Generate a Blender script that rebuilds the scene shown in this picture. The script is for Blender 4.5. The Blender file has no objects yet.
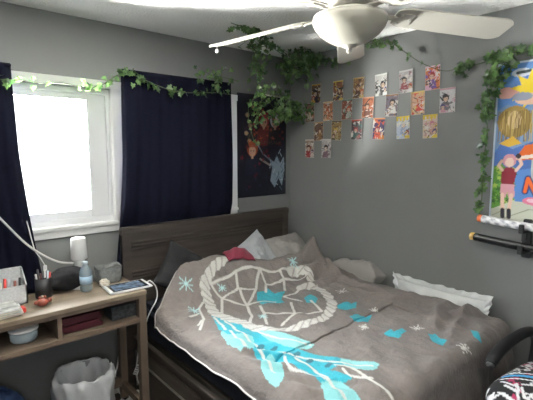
import bpy, bmesh, math, random
import numpy as np
from mathutils import Vector, Matrix, noise

random.seed(7)
PI = math.pi
SC = bpy.context.scene
COL = SC.collection

# ------------------------------------------------------------------ camera, world, light, exposure
cd = bpy.data.cameras.new('camera'); cam = bpy.data.objects.new('camera', cd); COL.objects.link(cam)
cd.sensor_fit = 'HORIZONTAL'; cd.sensor_width = 36.0; cd.lens = 36.0 * 416.39 / 533.0
cam.location = (-2.502, -2.562, 1.568)
_yaw, _pit = math.radians(41.139), math.radians(6.80)
cam.rotation_euler = (PI / 2 - _pit, 0, -_yaw)
cd.clip_start = 0.02
SC.camera = cam
SC.view_settings.view_transform = 'Standard'
SC.view_settings.look = 'None'
SC.view_settings.gamma = 1.0
SC.view_settings.exposure = 0.15
W = bpy.data.worlds.new('overcast_sky'); SC.world = W; W.use_nodes = True
W.node_tree.nodes['Background'].inputs[0].default_value = (0.93, 0.97, 1.0, 1)
W.node_tree.nodes['Background'].inputs[1].default_value = 3.0

def area(name, loc, rot, sx, sy, watts, col):
    l = bpy.data.lights.new(name, 'AREA'); l.shape = 'RECTANGLE'; l.size = sx; l.size_y = sy
    l.energy = watts; l.color = col
    o = bpy.data.objects.new(name, l); o.location = loc; o.rotation_euler = rot; COL.objects.link(o); return o
# daylight outside the window (area light -Z turned to look into the room)
area('window_daylight', (-1.84, 0.30, 1.60), (math.radians(-90), 0, 0), 1.10, 1.15, 330, (0.94, 0.97, 1.0))
# daylight thrown up from the sunlit ground outside, through the same window to the ceiling
area('ground_bounce_daylight', (-1.84, 1.15, 0.72), (math.radians(180), 0, 0), 2.6, 1.8, 14000, (1.0, 0.985, 0.95))
# added fill lamp outside a made-up window behind the photographer
area('rear_fill', (-2.95, -3.75, 1.60), (math.radians(90), 0, 0), 1.0, 1.1, 6, (1.0, 0.98, 0.95))

area('rear_ceiling_fill', (-2.60, -4.70, 0.55), (math.radians(180), 0, 0), 3.0, 1.9, 500, (1.0, 0.985, 0.95))  # added upward fill lamp, unseen, brightens the ceiling through the made-up rear window

# ------------------------------------------------------------------ materials
def new_mat(name):
    m = bpy.data.materials.new(name); m.use_nodes = True
    return m, m.node_tree.nodes, m.node_tree.links, m.node_tree.nodes['Principled BSDF']
def mat(name, col, rough=0.6, metal=0.0, var=0.0, vscale=6.0, bump=0.0, bscale=60.0, spec=0.4, sheen=0.0, stretch=None):
    m, N, L, b = new_mat(name)
    b.inputs['Base Color'].default_value = (*col, 1); b.inputs['Roughness'].default_value = rough
    b.inputs['Metallic'].default_value = metal; b.inputs['Specular IOR Level'].default_value = spec
    if sheen: b.inputs['Sheen Weight'].default_value = sheen
    tc = N.new('ShaderNodeTexCoord'); src = tc.outputs['Object']
    if stretch:
        mp = N.new('ShaderNodeMapping'); mp.inputs['Scale'].default_value = stretch
        L.new(src, mp.inputs[0]); src = mp.outputs[0]
    if var:
        n = N.new('ShaderNodeTexNoise'); n.inputs['Scale'].default_value = vscale; n.inputs['Detail'].default_value = 6
        r = N.new('ShaderNodeValToRGB')
        r.color_ramp.elements[0].position = 0.3; r.color_ramp.elements[1].position = 0.7
        r.color_ramp.elements[0].color = (*[c * (1 - var) for c in col], 1)
        r.color_ramp.elements[1].color = (*[min(1, c * (1 + var)) for c in col], 1)
        L.new(src, n.inputs['Vector']); L.new(n.outputs[0], r.inputs[0]); L.new(r.outputs[0], b.inputs['Base Color'])
    if bump:
        n2 = N.new('ShaderNodeTexNoise'); n2.inputs['Scale'].default_value = bscale; n2.inputs['Detail'].default_value = 4
        bp = N.new('ShaderNodeBump'); bp.inputs['Strength'].default_value = bump; bp.inputs['Distance'].default_value = 0.01
        L.new(src, n2.inputs['Vector']); L.new(n2.outputs[0], bp.inputs['Height']); L.new(bp.outputs[0], b.inputs['Normal'])
    return m
def vcol_mat(name, rough=0.55, bump=0.0, bscale=200.0, sheen=0.0, spec=0.4):
    m, N, L, b = new_mat(name)
    a = N.new('ShaderNodeAttribute'); a.attribute_name = 'print'
    L.new(a.outputs['Color'], b.inputs['Base Color']); b.inputs['Roughness'].default_value = rough
    b.inputs['Specular IOR Level'].default_value = spec
    if sheen: b.inputs['Sheen Weight'].default_value = sheen
    if bump:
        tc = N.new('ShaderNodeTexCoord'); n2 = N.new('ShaderNodeTexNoise'); n2.inputs['Scale'].default_value = bscale
        bp = N.new('ShaderNodeBump'); bp.inputs['Strength'].default_value = bump; bp.inputs['Distance'].default_value = 0.006
        L.new(tc.outputs['Object'], n2.inputs['Vector']); L.new(n2.outputs[0], bp.inputs['Height']); L.new(bp.outputs[0], b.inputs['Normal'])
    return m
def wood(name, c1, c2, axis='X', rough=0.5, scale=3.0):
    m, N, L, b = new_mat(name)
    tc = N.new('ShaderNodeTexCoord'); mp = N.new('ShaderNodeMapping')
    s = {'X': (0.6, 9, 9), 'Y': (9, 0.6, 9), 'Z': (9, 9, 0.6)}[axis]; mp.inputs['Scale'].default_value = s
    n = N.new('ShaderNodeTexNoise'); n.inputs['Scale'].default_value = scale; n.inputs['Detail'].default_value = 8; n.inputs['Distortion'].default_value = 0.6
    r = N.new('ShaderNodeValToRGB'); r.color_ramp.elements[0].position = 0.32; r.color_ramp.elements[1].position = 0.68
    r.color_ramp.elements[0].color = (*c1, 1); r.color_ramp.elements[1].color = (*c2, 1)
    L.new(tc.outputs['Object'], mp.inputs[0]); L.new(mp.outputs[0], n.inputs['Vector']); L.new(n.outputs[0], r.inputs[0]); L.new(r.outputs[0], b.inputs['Base Color'])
    b.inputs['Roughness'].default_value = rough
    bp = N.new('ShaderNodeBump'); bp.inputs['Strength'].default_value = 0.12; bp.inputs['Distance'].default_value = 0.004
    L.new(n.outputs[0], bp.inputs['Height']); L.new(bp.outputs[0], b.inputs['Normal'])
    return m
def glassy(name, tint, gloss=0.06, rough=0.02, milk=0.0):
    m, N, L, b = new_mat(name); N.remove(b); out = N['Material Output']
    t = N.new('ShaderNodeBsdfTransparent'); t.inputs[0].default_value = (*tint, 1)
    g = N.new('ShaderNodeBsdfGlossy'); g.inputs['Roughness'].default_value = rough
    x = N.new('ShaderNodeMixShader'); f = N.new('ShaderNodeFresnel'); f.inputs[0].default_value = 1.33
    ma = N.new('ShaderNodeMath'); ma.operation = 'ADD'; ma.inputs[1].default_value = gloss
    L.new(f.outputs[0], ma.inputs[0]); L.new(ma.outputs[0], x.inputs[0]); L.new(t.outputs[0], x.inputs[1]); L.new(g.outputs[0], x.inputs[2])
    res = x.outputs[0]
    if milk:
        d = N.new('ShaderNodeBsdfDiffuse'); d.inputs[0].default_value = (0.62, 0.74, 0.80, 1); x2 = N.new('ShaderNodeMixShader'); x2.inputs[0].default_value = milk
        L.new(res, x2.inputs[1]); L.new(d.outputs[0], x2.inputs[2]); res = x2.outputs[0]
    L.new(res, out.inputs[0]); return m
def leaf_mat():
    m, N, L, b = new_mat('ivy_leaf')
    tc = N.new('ShaderNodeTexCoord'); n = N.new('ShaderNodeTexNoise'); n.inputs['Scale'].default_value = 18; n.inputs['Detail'].default_value = 3
    r = N.new('ShaderNodeValToRGB'); e = r.color_ramp.elements; e[0].position = 0.34; e[1].position = 0.66
    e[0].color = (0.016, 0.050, 0.015, 1); e[1].color = (0.125, 0.220, 0.070, 1)
    L.new(tc.outputs['Object'], n.inputs['Vector']); L.new(n.outputs[0], r.inputs[0]); L.new(r.outputs[0], b.inputs['Base Color'])
    b.inputs['Roughness'].default_value = 0.28
    t = N.new('ShaderNodeBsdfTranslucent'); L.new(r.outputs[0], t.inputs[0]); x = N.new('ShaderNodeMixShader'); x.inputs[0].default_value = 0.35
    L.new(b.outputs[0], x.inputs[1]); L.new(t.outputs[0], x.inputs[2]); L.new(x.outputs[0], N['Material Output'].inputs[0]); return m

M = dict(
    wall=mat('grey_wall_paint', (0.152, 0.156, 0.151), 0.75, var=0.03, vscale=2.0, bump=0.05, bscale=220, spec=0.25),
    white=mat('white_trim_paint', (0.78, 0.77, 0.75), 0.4),
    base=mat('baseboard_paint', (0.55, 0.54, 0.52), 0.5),
    vinyl=mat('white_window_vinyl', (0.82, 0.82, 0.82), 0.35),
    floor=wood('dark_floor_laminate', (0.035, 0.026, 0.020), (0.085, 0.062, 0.046), 'X', 0.45, 2.0),
    curtain=mat('navy_blackout_fabric', (0.0045, 0.005, 0.011), 0.95, var=0.15, vscale=40, spec=0.06),
    oak=wood('light_oak_laminate', (0.155, 0.118, 0.083), (0.225, 0.178, 0.13), 'X', 0.45, 2.5),
    oakz=wood('brown_oak_edge', (0.085, 0.062, 0.045), (0.145, 0.108, 0.078), 'Z', 0.5, 2.5),
    oakx=wood('brown_oak_rail', (0.085, 0.062, 0.045), (0.145, 0.108, 0.078), 'X', 0.5, 2.5),
    dwood=wood('dark_walnut_headboard', (0.020, 0.015, 0.012), (0.050, 0.038, 0.031), 'X', 0.6, 3.0),
    rwood=wood('dark_walnut_rail', (0.028, 0.022, 0.018), (0.06, 0.047, 0.038), 'Y', 0.4, 3.0),
    navy=mat('navy_quilted_ticking', (0.007, 0.009, 0.016), 0.8, bump=0.6, bscale=30, stretch=(1, 6, 0.2), spec=0.25),
    mattress=mat('mattress_cloth', (0.30, 0.30, 0.31), 0.9, bump=0.2),
    plush=vcol_mat('printed_plush', 0.9, bump=0.8, bscale=70, sheen=0.10, spec=0.2),
    hem=mat('cream_piping', (0.62, 0.59, 0.56), 0.8),
    pillow_dark=mat('charcoal_pillowcase', (0.018, 0.018, 0.019), 0.95, var=0.15, bump=0.3, bscale=25, spec=0.1),
    pillow_light=mat('pale_grey_cotton', (0.42, 0.44, 0.46), 0.9, var=0.08, bump=0.5, bscale=14),
    pillow_taupe=mat('taupe_pillowcase', (0.24, 0.225, 0.215), 0.9, var=0.1, bump=0.4, bscale=20),
    pillow_white=mat('white_pillow_cotton', (0.78, 0.79, 0.78), 0.85, bump=0.9, bscale=24, stretch=(1.6, 1.6, 0.5)),
    maroon=mat('maroon_cloth', (0.13, 0.008, 0.024), 0.85, var=0.15, vscale=30, sheen=0.2),
    fanwhite=mat('cream_fan_enamel', (0.33, 0.315, 0.275), 0.35),
    bowl=mat('frosted_cream_glass', (0.25, 0.238, 0.20), 0.4, var=0.06, vscale=5),
    steel=mat('brushed_metal', (0.55, 0.54, 0.52), 0.35, metal=1.0),
    
    vine=mat('vine_stem', (0.05, 0.07, 0.025), 0.7),
    card=vcol_mat('printed_card', 0.5), cardedge=mat('card_stock', (0.6, 0.59, 0.56), 0.7),
    poster=vcol_mat('printed_poster', 0.35), 
    black=mat('black_plastic', (0.012, 0.012, 0.013), 0.45), blackcloth=mat('black_cloth', (0.010, 0.010, 0.012), 0.9, bump=0.3, bscale=30),
    vinylpad=mat('black_arm_padding', (0.005, 0.005, 0.006), 0.7),
    wplastic=mat('white_plastic', (0.80, 0.80, 0.79), 0.4), wcord=mat('white_cord', (0.70, 0.69, 0.67), 0.5),
    organizer=mat('speckled_white_board', (0.62, 0.62, 0.62), 0.6, var=0.12, vscale=90),
    water=glassy('clear_bottle', (0.86, 0.92, 0.95), 0.10, 0.05, 0.30), pane=glassy('window_glass', (0.98, 0.99, 0.99), 0.0),
    blabel=mat('bottle_label', (0.45, 0.62, 0.78), 0.4, var=0.3, vscale=40), cap=mat('pale_blue_cap', (0.75, 0.85, 0.92), 0.4),
    basket=mat('grey_woven_felt', (0.15, 0.155, 0.15), 0.95, var=0.25, vscale=60, bump=0.6, bscale=70),
    paper=mat('crumpled_paper', (0.72, 0.66, 0.56), 0.8), screen=mat('tablet_screen', (0.012, 0.016, 0.025), 0.08, spec=0.6),
    smudge=mat('screen_picture', (0.10, 0.14, 0.20), 0.15, var=0.7, vscale=28),
    figure=mat('red_brown_glaze', (0.20, 0.050, 0.032), 0.35, var=0.25, vscale=30), redplastic=mat('red_plastic', (0.62, 0.05, 0.035), 0.4),
    brownred=mat('rust_brown', (0.23, 0.075, 0.055), 0.6), bookred=mat('maroon_book_cover', (0.06, 0.009, 0.014), 0.5),
    mag=mat('magazine_cover', (0.62, 0.64, 0.60), 0.35, var=0.6, vscale=22), clearpl=glassy('clear_tub', (0.80, 0.83, 0.84), 0.12, 0.1, 0.5),
    boxp=mat('printed_box', (0.035, 0.038, 0.042), 0.5, var=0.9, vscale=60), binliner=mat('white_bin_liner', (0.50, 0.51, 0.52), 0.45, bump=0.5, bscale=18),
    bin=mat('grey_bin_plastic', (0.25, 0.25, 0.26), 0.5), bluecloth=mat('dark_blue_canvas', (0.012, 0.030, 0.085), 0.8, bump=0.3),
    orange=mat('orange_tip', (0.75, 0.17, 0.05), 0.4), tan=mat('tan_tip', (0.62, 0.40, 0.12), 0.45),
    lacquer=mat('black_lacquer', (0.010, 0.010, 0.011), 0.25), penred=mat('red_pen', (0.55, 0.05, 0.04), 0.4), penwhite=mat('white_pen', (0.75, 0.75, 0.75), 0.4),
    scab=vcol_mat('patterned_scabbard', 0.35), cushion=vcol_mat('printed_cushion', 0.8, bump=0.2, bscale=120),
    grass=mat('outside_lawn', (0.5, 0.55, 0.5), 0.9),
)
M['leaf'] = leaf_mat()
def ceiling_mat():
    m, N, L, b = new_mat('stippled_white_ceiling')
    b.inputs['Base Color'].default_value = (0.92, 0.91, 0.88, 1); b.inputs['Roughness'].default_value = 0.95
    tc = N.new('ShaderNodeTexCoord'); n = N.new('ShaderNodeTexNoise'); n.inputs['Scale'].default_value = 75; n.inputs['Detail'].default_value = 3
    bp = N.new('ShaderNodeBump'); bp.inputs['Strength'].default_value = 0.8; bp.inputs['Distance'].default_value = 0.012
    L.new(tc.outputs['Object'], n.inputs['Vector']); L.new(n.outputs[0], bp.inputs['Height']); L.new(bp.outputs[0], b.inputs['Normal'])
    return m
M['ceiling'] = ceiling_mat()

# ------------------------------------------------------------------ mesh helpers
class MB:
    def __init__(s): s.v = []; s.f = []; s.sm = []
    def add(s, vs, fs, smooth=False):
        k = len(s.v); s.v += [tuple(v) for v in vs]; s.f += [tuple(i + k for i in f) for f in fs]; s.sm += [smooth] * len(fs); return s
    def box(s, x0, x1, y0, y1, z0, z1, mtx=None, bev=0.0):
        if bev > 0:
            bm = bmesh.new(); bmesh.ops.create_cube(bm, size=1)
            for v in bm.verts: v.co = Vector((x0 + (v.co.x + .5) * (x1 - x0), y0 + (v.co.y + .5) * (y1 - y0), z0 + (v.co.z + .5) * (z1 - z0)))
            bmesh.ops.bevel(bm, geom=bm.edges[:] , offset=bev, segments=2, affect='EDGES')
            bm.verts.ensure_lookup_table()
            vs = [v.co.copy() for v in bm.verts]; fs = [[v.index for v in f.verts] for f in bm.faces]; bm.free()
        else:
            vs = [Vector((x, y, z)) for z in (z0, z1) for y in (y0, y1) for x in (x0, x1)]
            fs = [(0, 2, 3, 1), (4, 5, 7, 6), (0, 1, 5, 4), (2, 6, 7, 3), (0, 4, 6, 2), (1, 3, 7, 5)]
        if mtx: vs = [mtx @ v for v in vs]
        return s.add(vs, fs)
    def lathe(s, prof, n=32, c=(0, 0, 0), mtx=None, wob=None):
        vs = []; fs = []
        for i, (r, z) in enumerate(prof):
            for k in range(n):
                a = 2 * PI * k / n; rr = r + (wob(a, i) if wob else 0)
                vs.append(Vector((c[0] + rr * math.cos(a), c[1] + rr * math.sin(a), c[2] + z)))
        for i in range(len(prof) - 1):
            for k in range(n):
                k2 = (k + 1) % n; fs.append((i * n + k, i * n + k2, (i + 1) * n + k2, (i + 1) * n + k))
        if prof[0][0] > 1e-6: fs.append(tuple(reversed(range(n))))
        if prof[-1][0] > 1e-6: fs.append(tuple((len(prof) - 1) * n + k for k in range(n)))
        if mtx: vs = [mtx @ v for v in vs]
        return s.add(vs, fs, True)
    def tube(s, pts, r, n=8, caps=True, smooth=True):
        pts = [Vector(p) for p in pts]; m = len(pts); vs = []; fs = []
        rr = r if isinstance(r, (list, tuple)) else [r] * m
        up = Vector((0, 0, 1)); prev = None
        for i, p in enumerate(pts):
            t = (pts[min(i + 1, m - 1)] - pts[max(i - 1, 0)]).normalized()
            if prev is None:
                a = t.cross(up)
                if a.length < 1e-3: a = t.cross(Vector((1, 0, 0)))
            else:
                a = prev - t * prev.dot(t)
            a.normalize(); prev = a; b = t.cross(a)
            for k in range(n):
                th = 2 * PI * k / n; vs.append(p + (a * math.cos(th) + b * math.sin(th)) * rr[i])
        for i in range(m - 1):
            for k in range(n):
                k2 = (k + 1) % n; fs.append((i * n + k, i * n + k2, (i + 1) * n + k2, (i + 1) * n + k))
        if caps: fs.append(tuple(reversed(range(n)))); fs.append(tuple((m - 1) * n + k for k in range(n)))
        return s.add(vs, fs, smooth)
    def grid(s, fn, nu, nv, smooth=True):
        vs = [fn(i / nu, j / nv) for j in range(nv + 1) for i in range(nu + 1)]
        fs = [(j * (nu + 1) + i, j * (nu + 1) + i + 1, (j + 1) * (nu + 1) + i + 1, (j + 1) * (nu + 1) + i) for j in range(nv) for i in range(nu)]
        return s.add(vs, fs, smooth)
    def build(s, name, m, parent=None, world=True):
        me = bpy.data.meshes.new(name); me.from_pydata([tuple(v) for v in s.v], [], s.f); me.validate()
        if len(me.polygons) == len(s.sm): me.polygons.foreach_set('use_smooth', s.sm)
        me.materials.append(m)
        bm = bmesh.new(); bm.from_mesh(me); bmesh.ops.recalc_face_normals(bm, faces=bm.faces[:]); bm.to_mesh(me); bm.free()
        o = bpy.data.objects.new(name, me); COL.objects.link(o)
        if parent is not None:
            o.parent = parent
            if world: o.matrix_parent_inverse = base_inv(parent)
        return o
def base_inv(p):
    m = Matrix.Translation(p.location) @ p.rotation_euler.to_matrix().to_4x4()
    q = p.parent
    if q is not None and q.type == 'EMPTY': pass
    return chain(p).inverted()
def chain(o):
    m = Matrix.Translation(o.location) @ o.rotation_euler.to_matrix().to_4x4()
    if o.parent is None: return m
    return chain(o.parent) @ o.matrix_parent_inverse @ m
def smooth_path(pts, k=6):
    pts = [Vector(p) for p in pts]; out = []
    for i in range(len(pts) - 1):
        p0 = pts[max(i - 1, 0)]; p1 = pts[i]; p2 = pts[i + 1]; p3 = pts[min(i + 2, len(pts) - 1)]
        for j in range(k):
            t = j / k; t2 = t * t; t3 = t2 * t
            out.append(0.5 * ((2 * p1) + (p2 - p0) * t + (2 * p0 - 5 * p1 + 4 * p2 - p3) * t2 + (3 * p1 - p0 - 3 * p2 + p3) * t3))
    out.append(pts[-1]); return out
def tag(o, label, cat, group=None, kind=None):
    o['label'] = label; o['category'] = cat
    if group: o['group'] = group
    if kind: o['kind'] = kind
    return o
def struct(o, label=None):
    o['kind'] = 'structure'
    if label: o['label'] = label
    return o
def thing(name, label, cat, loc=(0, 0, 0), rz=0, group=None):
    o = bpy.data.objects.new(name, None); o.empty_display_size = 0.05; COL.objects.link(o)
    o.location = loc; o.rotation_euler = (0, 0, rz); return tag(o, label, cat, group)
def set_print(o, cols):
    me = o.data; a = me.color_attributes.new('print', 'FLOAT_COLOR', 'POINT')
    a.data.foreach_set('color', np.concatenate([cols, np.ones((len(cols), 1))], 1).astype(np.float32).ravel())
def srgb(r, g, b):
    f = lambda c: (c / 255 / 12.92) if c / 255 <= 0.04045 else ((c / 255 + 0.055) / 1.055) ** 2.4
    return np.array([f(r), f(g), f(b)])
def seg_dist(X, Y, pts):
    d = np.full(X.shape, 1e9)
    for (x0, y0), (x1, y1) in zip(pts[:-1], pts[1:]):
        dx, dy = x1 - x0, y1 - y0; L2 = dx * dx + dy * dy + 1e-12
        t = np.clip(((X - x0) * dx + (Y - y0) * dy) / L2, 0, 1)
        d = np.minimum(d, np.hypot(X - x0 - t * dx, Y - y0 - t * dy))
    return d
def in_poly(X, Y, P):
    c = np.zeros(X.shape, bool); n = len(P)
    for i in range(n):
        x0, y0 = P[i]; x1, y1 = P[(i + 1) % n]
        if y0 == y1: continue
        c ^= ((y0 > Y) != (y1 > Y)) & (X < (x1 - x0) * (Y - y0) / (y1 - y0) + x0)
    return c
class Art:
    """a print: colour per point of a grid, painted back to front in its own u (right), v (up) metres"""
    def __init__(s, U, V, bg): s.U = U; s.V = V; s.c = np.tile(np.array(bg, float), (len(U), 1))
    def mask(s, m, col, a=1.0):
        m = (np.asarray(m, float) * a)[:, None]; s.c = s.c * (1 - m) + np.array(col) * m; return s
    def poly(s, P, col, a=1.0): return s.mask(in_poly(s.U, s.V, P), col, a)
    def line(s, P, w, col, soft=0.15, a=1.0):
        d = seg_dist(s.U, s.V, P); return s.mask(np.clip((w / 2 * (1 + soft) - d) / (w * soft + 1e-9), 0, 1), col, a)
    def disc(s, cx, cy, rx, ry, col, a=1.0): return s.mask(((s.U - cx) / rx) ** 2 + ((s.V - cy) / ry) ** 2 < 1, col, a)
    def star(s, cx, cy, r1, r2, n, col, a0=0.0):
        P = [(cx + (r1 if k % 2 == 0 else r2) * math.cos(a0 + PI * k / n), cy + (r1 if k % 2 == 0 else r2) * math.sin(a0 + PI * k / n)) for k in range(2 * n)]
        return s.poly(P, col)
def sheet(name, w, h, nu, nv, frame, m, parent, th=0.002, curl=None):
    """printed sheet with thickness: front grid + back; frame(u, v, d) -> world point; returns (object, U, V)"""
    us = np.linspace(0, w, nu + 1); vs = np.linspace(0, h, nv + 1)
    U, V = np.meshgrid(us, vs); U = U.ravel(); V = V.ravel(); n = len(U)
    c = curl or (lambda u, v: 0.0)
    P = [frame(u, v, th + c(u, v)) for u, v in zip(U, V)] + [frame(u, v, c(u, v)) for u, v in zip(U, V)]
    F = []; a = nu + 1
    for j in range(nv):
        for i in range(nu):
            q = (j * a + i, j * a + i + 1, (j + 1) * a + i + 1, (j + 1) * a + i); F.append(q); F.append(tuple(n + k for k in reversed(q)))
    rim = [i for i in range(nu)] + [j * a + nu for j in range(nv)] + [nv * a + i for i in range(nu, 0, -1)] + [j * a for j in range(nv, 0, -1)]
    for k in range(len(rim)):
        p, q = rim[k], rim[(k + 1) % len(rim)]; F.append((p, n + p, n + q, q))
    mb = MB(); mb.add(P, F, False); o = mb.build(name, m, parent)
    return o, np.concatenate([U, U]), np.concatenate([V, V])

RING = [[(-0.929, -0.341), (-1.015, -0.362), (-1.069, -0.383), (-1.149, -0.436), (-1.184, -0.501), (-1.207, -0.567), (-1.254, -0.707), (-1.229, -0.822), (-1.209, -0.951), (-1.154, -1.046), (-1.062, -1.097), (-0.983, -1.128), (-0.893, -1.138), (-0.773, -1.105), (-0.659, -1.038), (-0.542, -0.907), (-0.493, -0.797), (-0.517, -0.748), (-0.61, -0.728)], [(-0.54, -0.563), (-0.457, -0.578), (-0.422, -0.621), (-0.464, -0.69)]]
WEB = [[(-1.112, -0.446), (-0.922, -0.441), (-0.863, -0.439), (-0.732, -0.468), (-0.608, -0.524), (-0.523, -0.565)], [(-1.272, -0.79), (-1.112, -0.564), (-1.112, -0.446)], [(-1.112, -0.564), (-0.969, -0.534), (-0.917, -0.445)], [(-0.969, -0.534), (-0.865, -0.587)], [(-0.732, -0.468), (-0.809, -0.529), (-0.865, -0.587), (-1.037, -0.711)], [(-1.112, -0.564), (-1.037, -0.711), (-0.961, -0.545)], [(-1.037, -0.711), (-1.104, -0.839), (-1.188, -0.925)], [(-1.037, -0.711), (-0.921, -0.711), (-0.877, -0.779)], [(-0.732, -0.468), (-0.765, -0.568), (-0.666, -0.587), (-0.618, -0.584), (-0.471, -0.639)], [(-0.608, -0.524), (-0.618, -0.584), (-0.717, -0.698)], [(-0.765, -0.568), (-0.821, -0.632)], [(-0.79, -0.767), (-0.617, -0.735)], [(-0.79, -0.767), (-0.754, -0.885)], [(-0.819, -0.857), (-0.922, -0.994), (-1.054, -1.029)], [(-0.922, -0.994), (-0.766, -1.054), (-0.709, -0.916)], [(-1.031, -0.856), (-0.922, -0.994)], [(-0.985, -0.767), (-1.031, -0.856), (-1.119, -0.982)]]
SQUIG = [[(-1.242, -0.557), (-1.29, -0.59), (-1.307, -0.638), (-1.338, -0.717), (-1.403, -0.761)], [(-1.328, -0.64), (-1.396, -0.67)], [(-1.338, -0.717), (-1.422, -0.81)]]
QUILL = [[(-1.292, -0.745), (-1.36, -1.064), (-1.365, -1.23), (-1.419, -1.375)], [(-1.269, -0.814), (-1.297, -1.022), (-1.317, -1.145)], [(-1.231, -0.852), (-1.209, -1.107), (-1.125, -1.296)], [(-1.267, -1.344), (-1.269, -1.486), (-1.33, -1.663)], [(-1.317, -1.145), (-1.267, -1.306), (-1.146, -1.491), (-1.074, -1.604)], [(-1.302, -1.311), (-1.337, -1.378), (-1.31, -1.44), (-1.292, -1.538)], [(-1.188, -1.498), (-1.161, -1.556), (-1.18, -1.668), (-1.19, -1.755), (-1.219, -1.83)], [(-1.193, -1.545), (-1.209, -1.592), (-1.168, -1.668)]]
CYAN = [[(-1.286, -0.707), (-1.248, -0.812), (-1.209, -0.951), (-1.178, -1.073), (-1.206, -1.309), (-1.113, -1.475), (-1.149, -1.526), (-1.224, -1.501), (-1.214, -1.611), (-1.273, -1.594), (-1.321, -1.542), (-1.317, -1.435), (-1.316, -1.326), (-1.405, -1.316), (-1.417, -1.291), (-1.381, -1.18), (-1.315, -1.052), (-1.396, -1.05), (-1.376, -0.939)], [(-0.879, -0.613), (-0.812, -0.622), (-0.784, -0.609), (-0.796, -0.69), (-0.727, -0.709), (-0.83, -0.782), (-0.842, -0.83), (-0.908, -0.787), (-0.965, -0.762), (-0.949, -0.697)], [(-0.696, -0.846), (-0.631, -0.845), (-0.639, -0.91), (-0.709, -0.957), (-0.757, -0.929)], [(-0.649, -1.067), (-0.549, -1.07), (-0.563, -1.102), (-0.504, -1.102), (-0.591, -1.159), (-0.662, -1.143), (-0.695, -1.112)], [(-0.742, -1.226), (-0.659, -1.224), (-0.672, -1.254), (-0.618, -1.288), (-0.703, -1.321), (-0.766, -1.303)], [(-0.758, -1.455), (-0.693, -1.453), (-0.713, -1.483), (-0.639, -1.483), (-0.666, -1.527), (-0.752, -1.529), (-0.769, -1.485)], [(-0.611, -1.608), (-0.572, -1.629), (-0.596, -1.662), (-0.6, -1.698), (-0.669, -1.708), (-0.671, -1.665)], [(-0.395, -1.719), (-0.383, -1.753), (-0.463, -1.81), (-0.454, -1.764)]]
LIGHT = [[(-1.379, -0.936), (-1.363, -0.988), (-1.296, -1.013), (-1.281, -1.072), (-1.381, -1.18), (-1.411, -1.16), (-1.432, -1.157), (-1.416, -1.076), (-1.416, -1.029)], [(-1.207, -0.966), (-1.164, -1.072), (-1.116, -1.222), (-1.101, -1.299), (-1.178, -1.313), (-1.217, -1.256), (-1.232, -1.119)], [(-1.418, -1.286), (-1.338, -1.253), (-1.35, -1.343), (-1.41, -1.419), (-1.473, -1.452), (-1.478, -1.411), (-1.467, -1.362)], [(-1.113, -1.475), (-1.06, -1.569), (-1.048, -1.62), (-1.131, -1.619), (-1.162, -1.535)], [(-1.319, -1.54), (-1.257, -1.59), (-1.274, -1.666), (-1.325, -1.752), (-1.414, -1.675), (-1.374, -1.599)]]
DOTS = [(-1.303, -1.15), (-1.268, -1.202), (-1.232, -1.395), (-1.198, -1.473), (-1.238, -1.321)]
STARS = [((-1.263, -0.403), 0.055, 'b'), ((-1.33, -0.602), 0.043, 'b'), ((-0.428, -0.927), 0.043, 'w'), ((-0.472, -0.523), 0.043, 'b'), ((-1.065, -0.887), 0.031, 'b'), ((-0.529, -1.239), 0.031, 'w'), ((-0.572, -1.528), 0.037, 'w'), ((-0.781, -1.352), 0.024, 'w'), ((-0.598, -1.783), 0.037, 'w'), ((-1.06, -0.49), 0.031, 'b')]
CORD = [(-1.386, -1.3), (-1.198, -1.302), (-0.922, -1.297), (-0.679, -1.285), (-0.429, -1.26), (-0.369, -1.262), (-0.385, -1.35), (-0.426, -1.458), (-0.461, -1.594), (-0.492, -1.686), (-0.452, -1.709)]

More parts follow.
